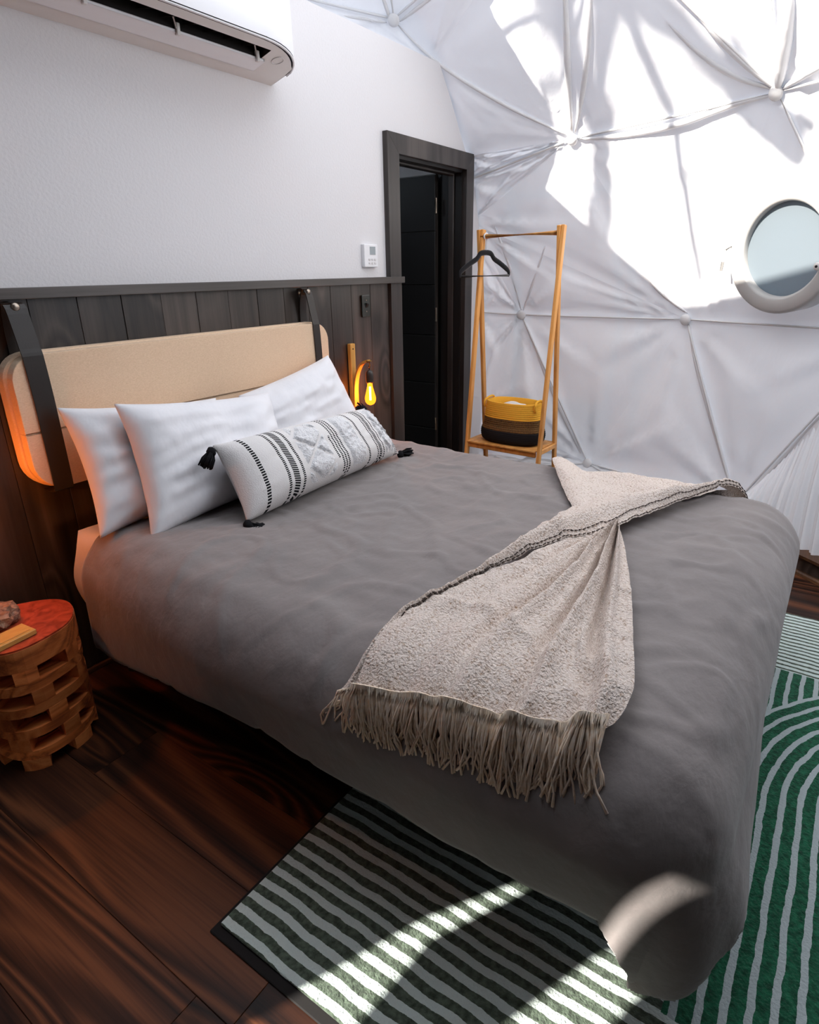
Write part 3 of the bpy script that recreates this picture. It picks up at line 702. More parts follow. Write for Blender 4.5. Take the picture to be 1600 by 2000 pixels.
# tufted white panels between the stripe groups
def tuft(s0, s1, fn, seed):
    def ff(s, t):
        ss = lerp(s0, s1, s); tt = lerp(.03, .97, t); k = fn(s, t)
        e = min(1, 6*min(s, 1-s))*min(1, 8*min(t, 1-t))
        return lfr(ss, tt) + LN*(-.004 + e*k*(.014 + .007*noise.noise(Vector((ss*60, tt*22, seed)))))
    v, f, u = grid(ff, 26, 40); mobj('tufted_panel', v, f, M_tuft, lum, True)
def diam(s, t):
    q = abs(((t*2.0+s*1.0) % 1.0)-.5)*2; r = abs(((t*2.0-s*1.0) % 1.0)-.5)*2
    return 1 if min(q, r) > .14 else .1
tuft(.285, .475, diam, 1); tuft(.565, .685, lambda s, t: 1, 5); tuft(.845, .945, diam, 9)
for k, (c, dv) in enumerate(zip(LC, ((-.02, -.03, -.015), (.05, -.015, -.01), (.04, .045, -.005), (-.055, -.015, -.055)))):
    c = Vector(c); dv = Vector(dv); bm = bmesh.new(); r2 = random.Random(k)
    e0 = c + dv*.25
    lathe(bm, [(.008, .012), (.016, .0), (.016, -.012), (.010, -.02)], 12, e0)
    ax = dv.normalized()
    if k == 0: ax = Vector((.5, -.3, -.8)).normalized()
    for q in range(34):
        a = r2.random()*6.28; r = .026*math.sqrt(r2.random()); x_, y_ = frame_of(ax); lat = x_*math.cos(a)+y_*math.sin(a)
        p2 = e0+ax*.06+lat*r; p2.z = max(p2.z, .652)
        tube(bm, [e0+lat*r*.3, e0+ax*.03+lat*r*.9, p2], .0032, 4)
    bobj('tassel', bm, M_tassel, lum, True)

# ------------------------------------------------------------------ throw blanket
def throw_mat():
    M = mat('cream_boucle', (.88, .76, .68), .95, .1, sheen=.3, var=(.50, .34, .23), vscale=(150, 150, 150), ramp=(.52, .74), bump=1.0, bscale=(170, 170, 170), bdist=.012, detail=2)
    return M
M_throw = throw_mat(); M_thedge = mat('cream_band_weave', (.60, .49, .40), .95, .1, sheen=.3, var=(.45, .33, .25), vscale=(260, 260, 260), bump=.9, bscale=(200, 200, 200), bdist=.008)
M_dstripe = mat('dark_stitch_yarn', (.055, .038, .03), .95); M_fringe = mat('cream_fringe_yarn', (.92, .80, .68), .95, .1, var=(.85, .66, .48), vscale=(90, 90, 90))
thr = thing('throw_blanket', (1.4, -1.7, .64), 'cream nubby throw blanket with fringe, twisted across the foot of the charcoal bed', 'blanket')
T2up = [(2.66, -2.00), (2.43, -1.90), (2.26, -1.79), (2.13, -1.68), (1.93, -1.565), (1.70, -1.55), (1.49, -1.535), (1.31, -1.51), (1.19, -1.49), (1.07, -1.465), (.98, -1.455), (.92, -1.455), (.87, -1.45), (.84, -1.435)]
T2lo = [(2.66, -2.05), (2.42, -1.935), (2.13, -1.82), (1.84, -1.74), (1.62, -1.645), (1.49, -1.60), (1.39, -1.565), (1.29, -1.525), (1.18, -1.50), (1.08, -1.48), (.99, -1.48), (.95, -1.485), (.91, -1.49), (.87, -1.49)]
T3l = [(1.82, -1.73), (1.61, -1.64), (1.45, -1.60), (1.34, -1.55), (1.17, -1.49), (1.04, -1.465), (.94, -1.475), (.88, -1.485), (.85, -1.49)]
T3r = [(1.84, -1.745), (1.62, -1.83), (1.41, -1.905), (1.23, -1.96), (1.06, -2.01), (.97, -2.02), (.94, -2.0)]
T3b = [(.85, -1.49), (.86, -1.56), (.875, -1.68), (.885, -1.78), (.89, -1.86), (.90, -1.915), (.92, -1.96), (.94, -2.0)]
to3 = lambda L_: [Vector((a, b, 0)) for a, b in L_]
nT = 90
A_, B_ = resample(to3(T2up), nT), resample(to3(T2lo), nT)
def at(Pn, s):
    f = s*(len(Pn)-1); k = min(int(f), len(Pn)-2); return lerp(Pn[k], Pn[k+1], f-k)
def nub(q, a=.0035): return a*noise.noise(Vector((q.x*70, q.y*70, 3)))
def t2f(s, t):
    q = lerp(at(A_, s), at(B_, s), t)
    wid = (at(A_, s)-at(B_, s)).length
    h = .022 + min(.052, .45*wid+.012)*math.sin(math.pi*(.06+.88*t))**.7 + .010*math.sin(3.2*math.pi*t+s*4)*min(1, wid/.1) + .016*(t)*(1-s)
    h *= 1-.75*max(0, min(1, (s-.88)/.12))
    return drape(q.x, q.y, h+.014+nub(q), 1)
v, f, u = grid(t2f, 150, 16); mobj('folded_band', v, f, M_throw, thr, True)
C_, D_, E_ = resample(to3(T3l), 80), resample(to3(T3r), 80), resample(to3(T3b), 80)
def coons(s, t):
    top_ = lerp(C_[0], D_[0], s)
    P00, P10, P01, P11 = C_[0], D_[0], C_[-1], D_[-1]
    return (lerp(at(C_, t), at(D_, t), s) + lerp(top_, at(E_, s), t) - lerp(lerp(P00, P10, s), lerp(P01, P11, s), t))
def t3h(s, t):
    h = .054
    for s0, w, dp, ph in ((.40, .034, .040, .05), (.64, .028, .046, .02), (.84, .028, .044, -.03), (.20, .06, .020, 0)):
        ss = s0 + ph*math.sin(t*4)
        h -= dp*math.exp(-((s-ss)/w)**2)*(1-.65*t**2)*min(1, t*6+.3)
        h += dp*.8*math.exp(-((s-ss-w*1.9)/(w*1.2))**2)*(1-.5*t)
    if s > .78: h += .02*math.exp(-((t-.80-(s-.85)*.9)/.05)**2)
    return max(.016, h + .005*math.sin(s*23+t*6)*t)
def t3f(s, t):
    q = coons(s, t); return drape(q.x, q.y, t3h(s, t)+nub(q, .004), 1)
v, f, u = grid(t3f, 110, 100); mobj('lower_fan', v, f, M_throw, thr, True)
far = resample(to3([(2.80, -1.26), (2.80, -1.45), (2.80, -1.66), (2.79, -1.86), (2.70, -2.03)]), 40)
mid_ = resample(to3([(2.44, -1.31), (2.48, -1.43), (2.48, -1.61), (2.49, -1.78), (2.56, -1.97)]), 40)
nea = resample(to3([(1.93, -1.575), (2.08, -1.66), (2.20, -1.75), (2.36, -1.86), (2.56, -1.97)]), 40)
def t1f(s, t):
    q = lerp(at(far, s), at(mid_, s), t*2) if t < .5 else lerp(at(mid_, s), at(nea, s), t*2-1)
    q = q + Vector((0, .035*math.sin(math.pi*t)*(1-s), 0))
    h = .034+.026*math.exp(-((s-.06)/.07)**2)+.010*math.sin(s*9+t*5)+.006*math.sin(s*17-t*9)
    return drape(q.x, q.y, h+nub(q), 1)
v, f, u = grid(t1f, 60, 50); mobj('upper_drape', v, f, M_throw, thr, True)
for tt in (.87, .985):
    bm = bmesh.new(); ps = [t2f(s/300, tt) for s in range(10, 285)]
    for i in range(0, len(ps)-2, 3):
        tube(bm, [p+Vector((-.001, 0, .004)) for p in ps[i:i+3]], .0021, 4)
    o = bobj('dark_stitching', bm, M_dstripe, thr)
def fringe(fn, n, seed, lmin, lmax, bias=0):
    bm = bmesh.new(); r2 = random.Random(seed)
    for i in range(n):
        s = (i+.5+r2.uniform(-.4, .4))/n; q0, h0 = fn(min(max(s, 0), 1)); L_ = r2.uniform(lmin, lmax); dv = r2.gauss(0, .16)+bias; pts = []
        cw = r2.uniform(-.022, .022); ph = r2.random()*6
        for k in range(6):
            t = k/5; q = q0 + Vector((-L_*t, L_*dv*t + cw*math.sin(t*5+ph)*t, 0))
            pts.append(drape(q.x, q.y, lerp(h0, .008, min(1, t*1.1)) + .012*r2.random()*t, 1))
        tube(bm, pts, [.003, .0026, .0024, .0022, .0022, .0030], 4)
    o = bobj('fringe', bm, M_fringe, thr, True); o['kind'] = 'stuff'
fringe(lambda s: (at(E_, s)+Vector((.014, 0, 0)), t3h(s, 1)+.020), 420, 5, .065, .115)
fringe(lambda s: (lerp(A_[-1], B_[-1], s), .03), 16, 8, .05, .09, .25)

# ------------------------------------------------------------------ rug
RX0, RX1, RY1, RY0 = .563, 2.89, -1.262, -3.0
def rug_mat():
    M = mat('green_striped_pile', (.1, .2, .1), .95, .1, sheen=.2, bump=.8, bscale=(160, 160, 160), bdist=.006)
    T = M.node_tree; N = T.nodes; L = T.links; P = N['Principled BSDF']
    tc = N.new('ShaderNodeTexCoord'); sx = N.new('ShaderNodeSeparateXYZ')
    nw = N.new('ShaderNodeTexNoise'); nw.inputs['Scale'].default_value = 7; nw.inputs['Detail'].default_value = 7; nw.inputs['Roughness'].default_value = .62; L.new(tc.outputs['Object'], nw.inputs['Vector'])
    mv = N.new('ShaderNodeVectorMath'); mv.operation = 'MULTIPLY_ADD'; mv.inputs[1].default_value = (.026, .026, 0); L.new(nw.outputs['Color'], mv.inputs[0]); L.new(tc.outputs['Object'], mv.inputs[2])
    L.new(mv.outputs[0], sx.inputs[0]); X, Y = sx.outputs[0], sx.outputs[1]
    def mth(op, a, b=None, c=None):
        q = N.new('ShaderNodeMath'); q.operation = op
        for i, z in enumerate((a, b, c)):
            if z is None: continue
            if isinstance(z, (int, float)): q.inputs[i].default_value = z
            else: L.new(z, q.inputs[i])
        return q.outputs[0]
    X = mth('SUBTRACT', X, .013); Y = mth('SUBTRACT', Y, .013)
    def band(v, per, off, w): return mth('LESS_THAN', mth('ABSOLUTE', mth('SUBTRACT', mth('FRACT', mth('ADD', mth('DIVIDE', mth('SUBTRACT', v, off), per), .5)), .5)), w)
    sl = band(X, .0405, RX0+.012, .24)                     # stripes along y, left field and top
    sr = band(X, .0275, 2.43, .30)                         # finer stripes at the right
    dx = mth('SUBTRACT', X, 1.70); dy = mth('SUBTRACT', Y, -3.0)
    rad = mth('SQRT', mth('ADD', mth('POWER', mth('ABSOLUTE', mth('MAXIMUM', dx, 0)), 2.0), mth('POWER', mth('ABSOLUTE', dy), 2.0)))
    arcs = band(rad, .0445, .72, .175)
    hor = band(Y, .0425, -2.245, .175)
    outer = mth('GREATER_THAN', rad, .86)
    inner_c = N.new('ShaderNodeMix'); inner_c.data_type = 'FLOAT'; L.new(outer, inner_c.inputs[0]); L.new(arcs, inner_c.inputs[2]); L.new(hor, inner_c.inputs[3])
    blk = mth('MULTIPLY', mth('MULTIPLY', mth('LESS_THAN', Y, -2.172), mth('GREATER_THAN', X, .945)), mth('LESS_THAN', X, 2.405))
    rgt = mth('GREATER_THAN', X, 2.405)
    st = N.new('ShaderNodeMix'); st.data_type = 'FLOAT'; L.new(rgt, st.inputs[0]); L.new(sl, st.inputs[2]); L.new(sr, st.inputs[3])
    fin = N.new('ShaderNodeMix'); fin.data_type = 'FLOAT'; L.new(blk, fin.inputs[0]); L.new(st.outputs[0], fin.inputs[2]); L.new(inner_c.outputs[0], fin.inputs[3])
    n2 = N.new('ShaderNodeTexNoise'); n2.inputs['Scale'].default_value = 75; n2.inputs['Detail'].default_value = 4; L.new(tc.outputs['Object'], n2.inputs['Vector'])
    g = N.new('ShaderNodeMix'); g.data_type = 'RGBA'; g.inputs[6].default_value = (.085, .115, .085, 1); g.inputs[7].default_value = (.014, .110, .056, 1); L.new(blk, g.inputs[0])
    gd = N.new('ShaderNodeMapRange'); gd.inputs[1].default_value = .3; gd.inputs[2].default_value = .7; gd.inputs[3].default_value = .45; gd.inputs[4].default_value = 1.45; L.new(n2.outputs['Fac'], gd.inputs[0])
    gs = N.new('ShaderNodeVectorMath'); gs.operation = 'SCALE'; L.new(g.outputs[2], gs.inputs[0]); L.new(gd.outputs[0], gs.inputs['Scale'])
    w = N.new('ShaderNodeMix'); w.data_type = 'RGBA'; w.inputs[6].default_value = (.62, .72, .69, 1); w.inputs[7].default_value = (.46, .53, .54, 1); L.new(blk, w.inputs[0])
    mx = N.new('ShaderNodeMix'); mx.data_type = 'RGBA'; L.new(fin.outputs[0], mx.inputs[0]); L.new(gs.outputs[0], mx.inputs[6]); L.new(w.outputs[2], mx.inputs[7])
    L.new(mx.outputs[2], P.inputs['Base Color']); return M
rug = thing('area_rug', (1.7, -2.1, 0), 'large green and off white rug with stripes and arches under the bed foot', 'rug')
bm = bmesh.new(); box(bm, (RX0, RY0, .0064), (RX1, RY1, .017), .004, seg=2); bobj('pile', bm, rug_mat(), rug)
bm = bmesh.new(); box(bm, (RX0-.022, RY0, .0004), (RX1+.004, RY1+.013, .0066), .002); bobj('backing', bm, M_rubber, rug)

# ------------------------------------------------------------------ air conditioner
ac = thing('air_conditioner', (1.3, 0, 2.35), 'white wall air conditioner with open dark air slot, above the headboard', 'air conditioner')
AX1 = 2.235
def acplan(x1, dep, n=10):
    """plan outline, right end rounded"""
    P_ = [(-.2, 0), (x1, 0), (x1, -.085)]
    for k in range(1, n+1):
        a = R(90*k/n); P_.append((x1-.26+.26*math.cos(a), -.085-(dep-.085)*math.sin(a)))
    P_.append((-.2, -dep)); return P_
def acz(y): return 2.190 + (-y/.245)*.066
bm = bmesh.new(); pl = acplan(AX1, .245)
lo_ = [bm.verts.new((x, y, acz(y)+.006)) for x, y in pl]; hi_ = [bm.verts.new((x, y*.98, 2.50)) for x, y in pl]
n = len(pl)
for i in range(n): bm.faces.new((lo_[i], lo_[(i+1) % n], hi_[(i+1) % n], hi_[i]))
bm.faces.new(hi_); bobj('housing', bm, M_acw, ac, True)
# underside with the slot cut out
slx0, slx1, sy0, sy1 = -.15, 2.045, -.135, -.195
bm = bmesh.new()
def quad(bm, pts): bm.faces.new([bm.verts.new(p) for p in pts])
inn = [(x if x < 0 else x-.012, y*.955) for x, y in pl]
def uz(x, y): return (x, y, acz(y))
quad(bm, [uz(-.2, 0), uz(AX1-.012, 0), uz(AX1-.012, -.081), uz(AX1-.02, sy0), uz(-.2, sy0)])
fr_ = [p for p in inn if p[1] < sy1-.002]
quad(bm, [uz(-.2, sy1), uz(slx1, sy1)] + [uz(*p) for p in fr_])
quad(bm, [uz(slx1, sy0), uz(AX1-.02, sy0)] + [uz(*p) for p in inn if sy1-.002 <= p[1] < sy0] + [uz(fr_[0][0], fr_[0][1]), uz(slx1, sy1)])
bobj('underside', bm, M_acb, ac)
bm = bmesh.new()
for (a, b) in (((-.2, sy0), (slx1, sy0)), ((slx1, sy0), (slx1, sy1)), ((slx1, sy1), (-.2, sy1))):
    quad(bm, [uz(*a), uz(*b), (b[0], b[1]+.02, acz(b[1])+.06), (a[0], a[1]+.02, acz(a[1])+.06)])
quad(bm, [(-.2, sy0+.02, acz(sy0)+.06), (slx1, sy0+.02, acz(sy0)+.06), (slx1, sy1+.02, acz(sy1)+.06), (-.2, sy1+.02, acz(sy1)+.06)])
bobj('air_slot', bm, M_dark, ac)
for xx in (.2, .75, 1.33, 1.66, 2.02):
    bm = bmesh.new(); box(bm, (xx-.004, sy0-.012, acz(sy0)-.016), (xx+.010, sy0+.004, acz(sy0)+.02), .002); tube(bm, [(xx, sy0-.006, acz(sy0)), (xx-.03, sy0-.03, acz(sy0)+.03)], .003, 5); bobj('louver_clip', bm, M_acb, ac)
for k in range(24):
    xx = -.05+k*.088; bm = bmesh.new(); box(bm, (xx, sy1+.012, acz(sy1)+.008), (xx+.003, sy0+.010, acz(sy0)+.055), rot=Matrix.Rotation(.5, 3, 'Z')); bobj('vane', bm, M_black, ac)
bm = bmesh.new(); box(bm, (-.2, -.0705, acz(-.07)-.0005), (2.06, -.136, acz(-.135)-.010), .003)
for v_ in bm.verts: v_.co.z = acz(v_.co.y) - (.009 if v_.co.z < acz(-.1)-.004 else .001)
bobj('louver_flap', bm, M_acw, ac)
bm = bmesh.new(); ed = [(x, y*.975) for x, y in pl if y < -.05]
tube(bm, [(x, y, acz(y)+.003) for x, y in ed], .0045, 6); bobj('edge_lip', bm, M_acw, ac, True)
bm = bmesh.new()
tube(bm, [(2.115+.024*math.cos(R(a)), -.155+.024*math.sin(R(a)), acz(-.155+.024*math.sin(R(a)))-.0008) for a in range(0, 361, 20)], .0022, 5); bobj('round_mark', bm, M_btn, ac)

# ------------------------------------------------------------------ thermostat, switch
th = thing('thermostat', (2.85, 0, 1.53), 'small white wall thermostat with grey screen left of the black door frame', 'thermostat')
bm = bmesh.new(); box(bm, (2.788, -.022, 1.472), (2.905, 0, 1.587), .004, seg=2); bobj('body', bm, M_acw, th)
bm = bmesh.new(); box(bm, (2.835, -.0235, 1.535), (2.883, -.0215, 1.575), .0005); bobj('screen', bm, M_screen, th)
for i in range(2):
    for j in range(3):
        bm = bmesh.new(); box(bm, (2.822+j*.024, -.0245, 1.487+i*.018), (2.838+j*.024, -.0215, 1.497+i*.018), .001); bobj('button', bm, M_btn, th)
sw = thing('light_switch', (2.78, -.018, 1.275), 'black light switch on the dark boards under the ledge, above the right lamp', 'switch')
bm = bmesh.new(); box(bm, (2.744, -.028, 1.219), (2.815, -.019, 1.333), .003, seg=2); bobj('plate', bm, mat('black_gloss_plate', (.014, .02, .018), .22, .6), sw)
bm = bmesh.new(); box(bm, (2.772, -.036, 1.268), (2.787, -.027, 1.292), .002, rot=Matrix.Rotation(.5, 3, 'X')); bobj('toggle', bm, M_black, sw)
for z in (1.248, 1.306):
    bm = bmesh.new(); lathe(bm, [(.004, 0), (.003, .002)], 10, (2.7795, -.028, z), axis=Vector((0, -1, 0)).to_track_quat('Z', 'Y').to_matrix()); bobj('screw', bm, M_steel, sw)

# ------------------------------------------------------------------ wall lamps
def sconce(X, label, watt):
    s = thing('wall_lamp', (X, -.02, .92), label, 'lamp', 'wooden wall lamps beside the bed')
    bm = bmesh.new(); box(bm, (X-.020, -.042, .745), (X+.020, -.019, 1.092), .004, seg=2); bobj('backplate', bm, M_honey, s)
    for z in (1.065, .78):
        bm = bmesh.new(); lathe(bm, [(.004, 0), (.003, .003)], 10, (X, -.042, z), axis=Vector((0, -1, 0)).to_track_quat('Z', 'Y').to_matrix()); bobj('screw', bm, M_dark, s)
    P_ = resample([Vector(q) for q in ((X, -.047, .755), (X, -.050, .86), (X, -.066, .935), (X, -.095, .985), (X, -.130, 1.006), (X, -.148, 1.008))], 24)
    vs, fs = [], []
    for i, p in enumerate(P_):
        d = (P_[min(i+1, 24)]-P_[max(i-1, 0)]).normalized(); nn = Vector((0, -d.z, d.y))*.0055; w = lerp(.020, .012, i/24)
        for sx, s2 in ((-1, -1), (1, -1), (1, 1), (-1, 1)): vs.append(p+Vector((sx*w, 0, 0))+nn*s2)
    for i in range(24):
        for k in range(4): fs.append((i*4+k, i*4+(k+1) % 4, i*4+4+(k+1) % 4, i*4+4+k))
    fs += [(3, 2, 1, 0), (96, 97, 98, 99)]
    mobj('bent_arm', vs, fs, M_honey, s)
    bm = bmesh.new(); tube(bm, [(X-.016, -.148, 1.006), (X+.016, -.148, 1.006)], .006, 8); tube(bm, [(X, -.148, 1.004), (X, -.153, .985), (X, -.148, .972)], .003, 6); bobj('brass_clip', bm, M_brass, s, True)
    bm = bmesh.new(); tube(bm, [(X, -.148, .985), (X, -.148, .955)], .004, 6); bobj('cord', bm, M_socket, s)
    bm = bmesh.new(); lathe(bm, [(.008, .962), (.019, .952), (.021, .94), (.021, .90), (.018, .893)], 20, (X, -.148, 0)); bobj('socket', bm, M_socket, s, True)
    bm = bmesh.new(); lathe(bm, [(.0135, .893), (.015, .875), (.021, .85), (.029, .82), (.0305, .808), (.028, .792), (.020, .780), (.008, .774)], 24, (X, -.148, 0)); b = bobj('bulb', bm, M_bulb, s, True)
    bm = bmesh.new(); tube(bm, [(X, -.148, .872), (X, -.148, .80)], .006, 6)
    bobj('filament', bm, M_fil, b)
    l = bpy.data.lights.new('wall_lamp_light', 'POINT'); l.energy = watt; l.color = (1, .30, .05); l.shadow_soft_size = .012
    lo = bpy.data.objects.new('wall_lamp_light', l); lo.location = (X, -.148, .835); COL.objects.link(lo)
    return s
sconce(2.63, 'honey wood wall lamp with bent arm and glowing amber bulb, right of the pillows', 9)
sconce(.68, 'honey wood wall lamp with amber bulb, left of the headboard above the log stool', 8.5)

# ------------------------------------------------------------------ log stool and what is on it
SX, SY, SH = .675, -.25, .435
stool = thing('log_stool', (SX, SY, 0), 'red brown carved log stool with stepped rows of square openings, left of the bed', 'stool')
def logr(a, z): return (lerp(.150, .158, z/SH))*(1+.04*math.sin(2*a+.6)+.03*math.sin(3*a+2)+.02*math.sin(5*a))
def annular(bm, a0, a1, z0, z1, ri=.60, n=None, o=0.0):
    n = n or max(2, int(abs(a1-a0)/R(9)))
    R0 = []
    for i in range(n+1):
        a = lerp(a0, a1, i/n); ca, sa = math.cos(a), math.sin(a)
        R0.append([bm.verts.new((SX+logr(a, z)*k*ca, SY+logr(a, z)*k*sa, z)) for k, z in ((ri, z0), (1+o, z0), (1+o, z1), (ri, z1))])
    full = abs(abs(a1-a0)-2*math.pi) < 1e-6
    for i in range(n):
        for k in range(4): bm.faces.new((R0[i][k], R0[i][(k+1) % 4], R0[i+1][(k+1) % 4], R0[i+1][k]))
    if not full: bm.faces.new(R0[0]); bm.faces.new(R0[-1][::-1])
nrow, npil = 5, 6
th_top = .072; bandh = .032; rows = (SH-th_top-.042)/4
bm = bmesh.new()
vs_t = [(SX+logr(2*math.pi*k/48, SH)*.985*math.cos(2*math.pi*k/48), SY+logr(2*math.pi*k/48, SH)*.985*math.sin(2*math.pi*k/48)) for k in range(48)]
prism(bm, vs_t, 'z', SH-.004, SH+.002); bobj('red_glow_top', bm, M_stop, stool); stool.children[-1]['label'] = 'end grain top with red lamp glow in its colour'
bm = bmesh.new(); prism(bm, [(SX+logr(2*math.pi*k/48, SH-.04)*math.cos(2*math.pi*k/48), SY+logr(2*math.pi*k/48, SH-.04)*math.sin(2*math.pi*k/48)) for k in range(48)], 'z', SH-th_top, SH-.004)
bobj('top_slab', bm, M_rust, stool)
for r_ in range(nrow):
    z1 = SH-th_top-r_*rows; z0 = z1-rows
    hw = rows-bandh if r_ < nrow-1 else z1
    for k in range(npil):
        a = 2*math.pi*(k/npil) + r_*.20 + .10; w = R(11.5 if r_ < nrow-1 else 14); bm = bmesh.new(); annular(bm, a-w, a+w, z1-hw, z1, o=.006); bobj('pillar_block', bm, M_rust, stool)
    if r_ < nrow-1:
        bm = bmesh.new(); annular(bm, 0, 2*math.pi, z0, z0+bandh, n=44); bobj('ring_band', bm, M_rust, stool)
bm = bmesh.new(); r2 = random.Random(11)
bmesh.ops.create_icosphere(bm, subdivisions=3, radius=1)
for v_ in bm.verts:
    d = v_.co.normalized(); k = 1+.28*noise.noise(d*1.9+Vector((3, 1, 2)))+.13*noise.noise(d*5)
    v_.co = Vector((d.x*.062*k, d.y*.055*k, max(-.028, d.z*.046*k))) + Vector((.685-.045, -.205, SH+.031))
rock = bobj('mineral_rock', bm, M_rock); tag(rock, 'rough brown mineral rock resting on the red stool top', 'rock')
tray = thing('wooden_box', (.63, -.325, SH), 'flat amber wooden box with inset lid on the front of the log stool', 'box')
rz = Matrix.Rotation(.10, 3, 'Z'); ctr = (.613, -.325, SH+.01)
bm = bmesh.new(); box(bm, (.55, -.364, SH+.0025), (.678, -.290, SH+.020), .0025, rot=rz, about=ctr); bobj('base', bm, M_tray, tray)
bm = bmesh.new(); box(bm, (.561, -.353, SH+.0195), (.667, -.301, SH+.0225), .001, rot=rz, about=ctr); bobj('lid', bm, M_tray, tray)

# ------------------------------------------------------------------ clothes rack, hanger, basket
rk = thing('clothes_rack', (3.7, -.487, 0), 'light wood clothes rack with A-frame ends and low shelf beside the door', 'clothes rack')
RA = -1.62; ru = Vector((math.cos(RA), math.sin(RA), 0)); rn = Vector((math.sin(RA), -math.cos(RA), 0)); rc = Vector((3.70, -.487, 0)); RH, RWD, RZ, RS = 1.661, .533, .369, .172
def bar(bm, a, b, w, d, upv, bev=.003):
    a, b = Vector(a), Vector(b); dz = (b-a).normalized(); x_ = (Vector(upv)-dz*dz.dot(Vector(upv))).normalized(); y_ = dz.cross(x_)
    vs = []
    for p in (a, b):
        for sx, sy in ((-1, -1), (1, -1), (1, 1), (-1, 1)): vs.append(bm.verts.new(p+x_*sx*w/2+y_*sy*d/2))
    fs = [bm.faces.new(q) for q in ((vs[3], vs[2], vs[1], vs[0]), vs[4:8], (vs[0], vs[1], vs[5], vs[4]), (vs[1], vs[2], vs[6], vs[5]), (vs[2], vs[3], vs[7], vs[6]), (vs[3], vs[0], vs[4], vs[7]))]
    if bev: bmesh.ops.bevel(bm, geom=list({e for f in fs for e in f.edges}), offset=bev, segments=1, affect='EDGES')
for sgn in (-1, 1):
    e = rc+ru*sgn*RWD/2
    for fs_ in (1, -1):
        bm = bmesh.new(); off = ru*(.010*fs_)
        bar(bm, e+rn*RS*fs_+off, e+rn*fs_*-.008+off+Vector((0, 0, RH+.02)), .036, .021, rn); bobj('leg', bm, M_beech, rk)
    bm = bmesh.new(); f_ = RS*(1-RZ/RH); bar(bm, e-rn*f_+Vector((0, 0, RZ-.012)), e+rn*f_+Vector((0, 0, RZ-.012)), .03, .016, (0, 0, 1)); bobj('side_rail', bm, M_beech, rk)
bm = bmesh.new(); tube(bm, [rc-ru*RWD/2+Vector((0, 0, RH-.02)), rc+ru*RWD/2+Vector((0, 0, RH-.02))], .0155, 14); bobj('hanging_rail', bm, M_beech, rk, True)
for k in range(5):
    bm = bmesh.new(); q = lerp(-.122, .122, k/4); bar(bm, rc-ru*(RWD/2-.012)+rn*q+Vector((0, 0, RZ)), rc+ru*(RWD/2-.012)+rn*q+Vector((0, 0, RZ)), .012, .058, (0, 0, 1), .002); bobj('shelf_slat', bm, M_beech, rk)
bm = bmesh.new(); bar(bm, rc-ru*(RWD/2-.012)+rn*.134+Vector((0, 0, RZ-.022)), rc+ru*(RWD/2-.012)+rn*.134+Vector((0, 0, RZ-.022)), .032, .014, (0, 0, 1)); bobj('front_rail', bm, M_beech, rk)

hq = rc-ru*(RWD/2-.035)+Vector((0, 0, RH-.02)); hd = Vector((.95, -.31, 0)).normalized()
hang = thing('clothes_hanger', hq, 'black velvet clothes hanger with white hook on the left end of the rack rail', 'hanger')
bm = bmesh.new()
hk = [hq+Vector((0, 0, -.105)), hq+Vector((0, 0, -.05))]
hk += [hq+hd*(.017*math.sin(R(a)))*1.0+Vector((0, 0, .0-.0+.017*math.cos(R(a)))) for a in range(150, -140, -24)]
tube(bm, hk, .005, 7); bobj('hook', bm, M_hook, hang, True)
def hp_(x, z): return hq+hd*x+Vector((0, 0, z))
sh_ = resample([hp_(x, z) for x, z in ((-.205, -.232), (-.212, -.218), (-.200, -.196), (-.13, -.155), (-.075, -.128), (-.045, -.098), (0, -.092), (.045, -.098), (.075, -.128), (.13, -.155), (.200, -.196), (.212, -.218), (.205, -.232))], 48)
bm = bmesh.new(); tube(bm, sh_, [lerp(.010, .016, min(1, 3*math.sin(math.pi*i/48))) for i in range(49)], 8, sy=.5, up=(0, 0, 1)); tube(bm, [hp_(-.207, -.228), hp_(.207, -.228)], .008, 8); bobj('body', bm, M_velvet, hang, True)

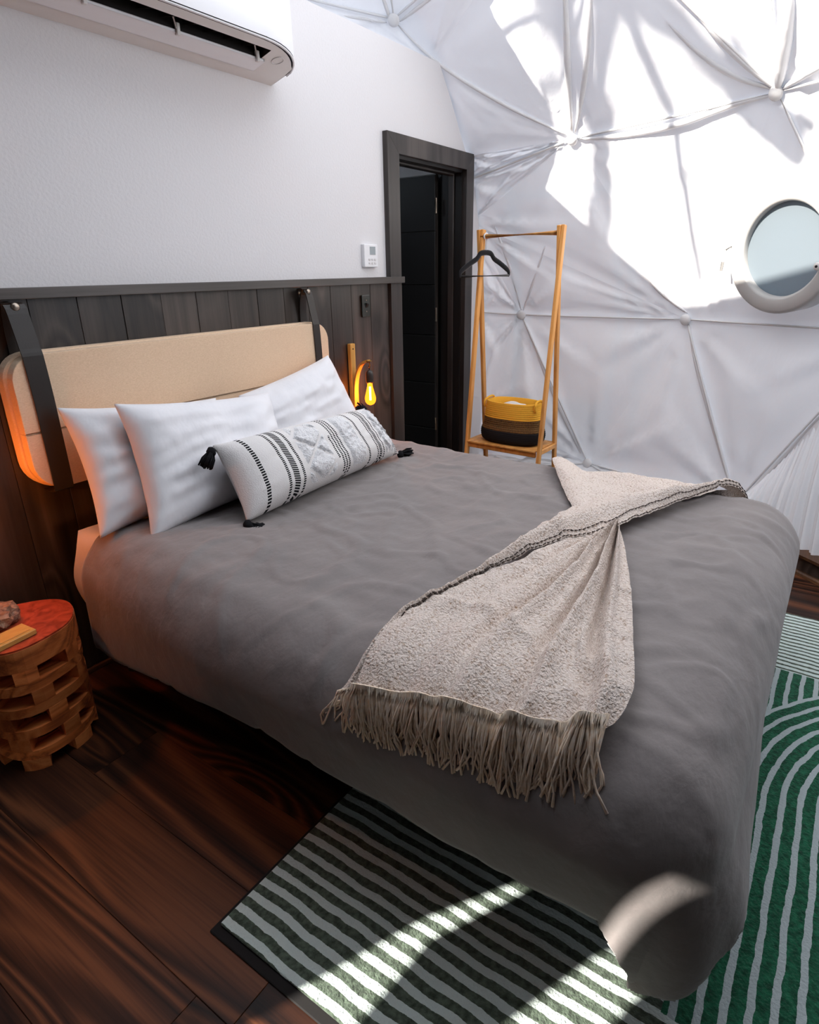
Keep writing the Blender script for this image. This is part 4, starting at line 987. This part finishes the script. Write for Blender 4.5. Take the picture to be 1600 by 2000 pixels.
bk = thing('storage_basket', (3.705, -.50, RZ+.006), 'round rope basket banded mustard, brown and black on the rack shelf', 'basket')
BC = Vector((3.705, -.497, RZ+.0065)); axb = Matrix.Rotation(RA, 3, 'Z')
def basket_part(name, z0, z1, rf, mt, bottom=False, lip=False):
    bm = bmesh.new(); n = int((z1-z0)/.0042); prof = []
    for i in range(n+1):
        z = lerp(z0, z1, i/n); coil = abs(math.sin((z/.0126)*math.pi)); prof.append((rf(z)-.0035*(1-coil), z))
    if bottom: prof = [(.02, z0), (rf(z0)*.86, z0)] + prof
    if lip: prof += [(rf(z1)-.006, z1+.004), (rf(z1)-.012, z1), (rf(z1)-.013, z1-.05), (rf(z1)-.016, z1-.12)]
    lathe(bm, prof, 56, BC, cap=bottom, axis=axb, sx=1.36, sy=.82, sq=2.5); bobj(name, bm, mt, bk, True)
rf = lambda z: .152 + .012*math.sin(math.pi*min(1, z/.12)) - .014*max(0, (z-.10)/.17) - .012*max(0, 1-z/.02)
basket_part('black_band', 0, .088, rf, M_rope_b, True)
basket_part('brown_band', .088, .168, rf, M_rope_m)
basket_part('mustard_band', .168, .268, rf, M_rope_t, lip=True)
for sgn in (-1, 1):
    bm = bmesh.new(); e = BC+ru*sgn*.185+Vector((0, 0, .262))
    tube(bm, resample([e-rn*.055+Vector((0, 0, -.03)), e-rn*.06+Vector((0, 0, .006))+ru*sgn*.0, e-rn*.02+Vector((0, 0, .022))-ru*sgn*.01, e+rn*.03+Vector((0, 0, .018))-ru*sgn*.008, e+rn*.06+Vector((0, 0, .0)), e+rn*.058+Vector((0, 0, -.04))], 20), .0075, 7); bobj('handle', bm, M_rope_t, bk, True)
bm = bmesh.new()
tw = Vector((BC.x, BC.y, BC.z+.20))
bmesh.ops.create_icosphere(bm, subdivisions=4, radius=1)
for v_ in bm.verts:
    d = v_.co.copy(); k = 1+.12*noise.noise(d*2.2)
    v_.co = tw + ru*d.x*.125*k + rn*d.y*.078*k + Vector((0, 0, d.z*(.062 if d.z > 0 else .15)*k))
twl = bobj('folded_towel', bm, M_towel, None, True); tag(twl, 'white towel bundled inside the mustard rimmed rope basket', 'towel')
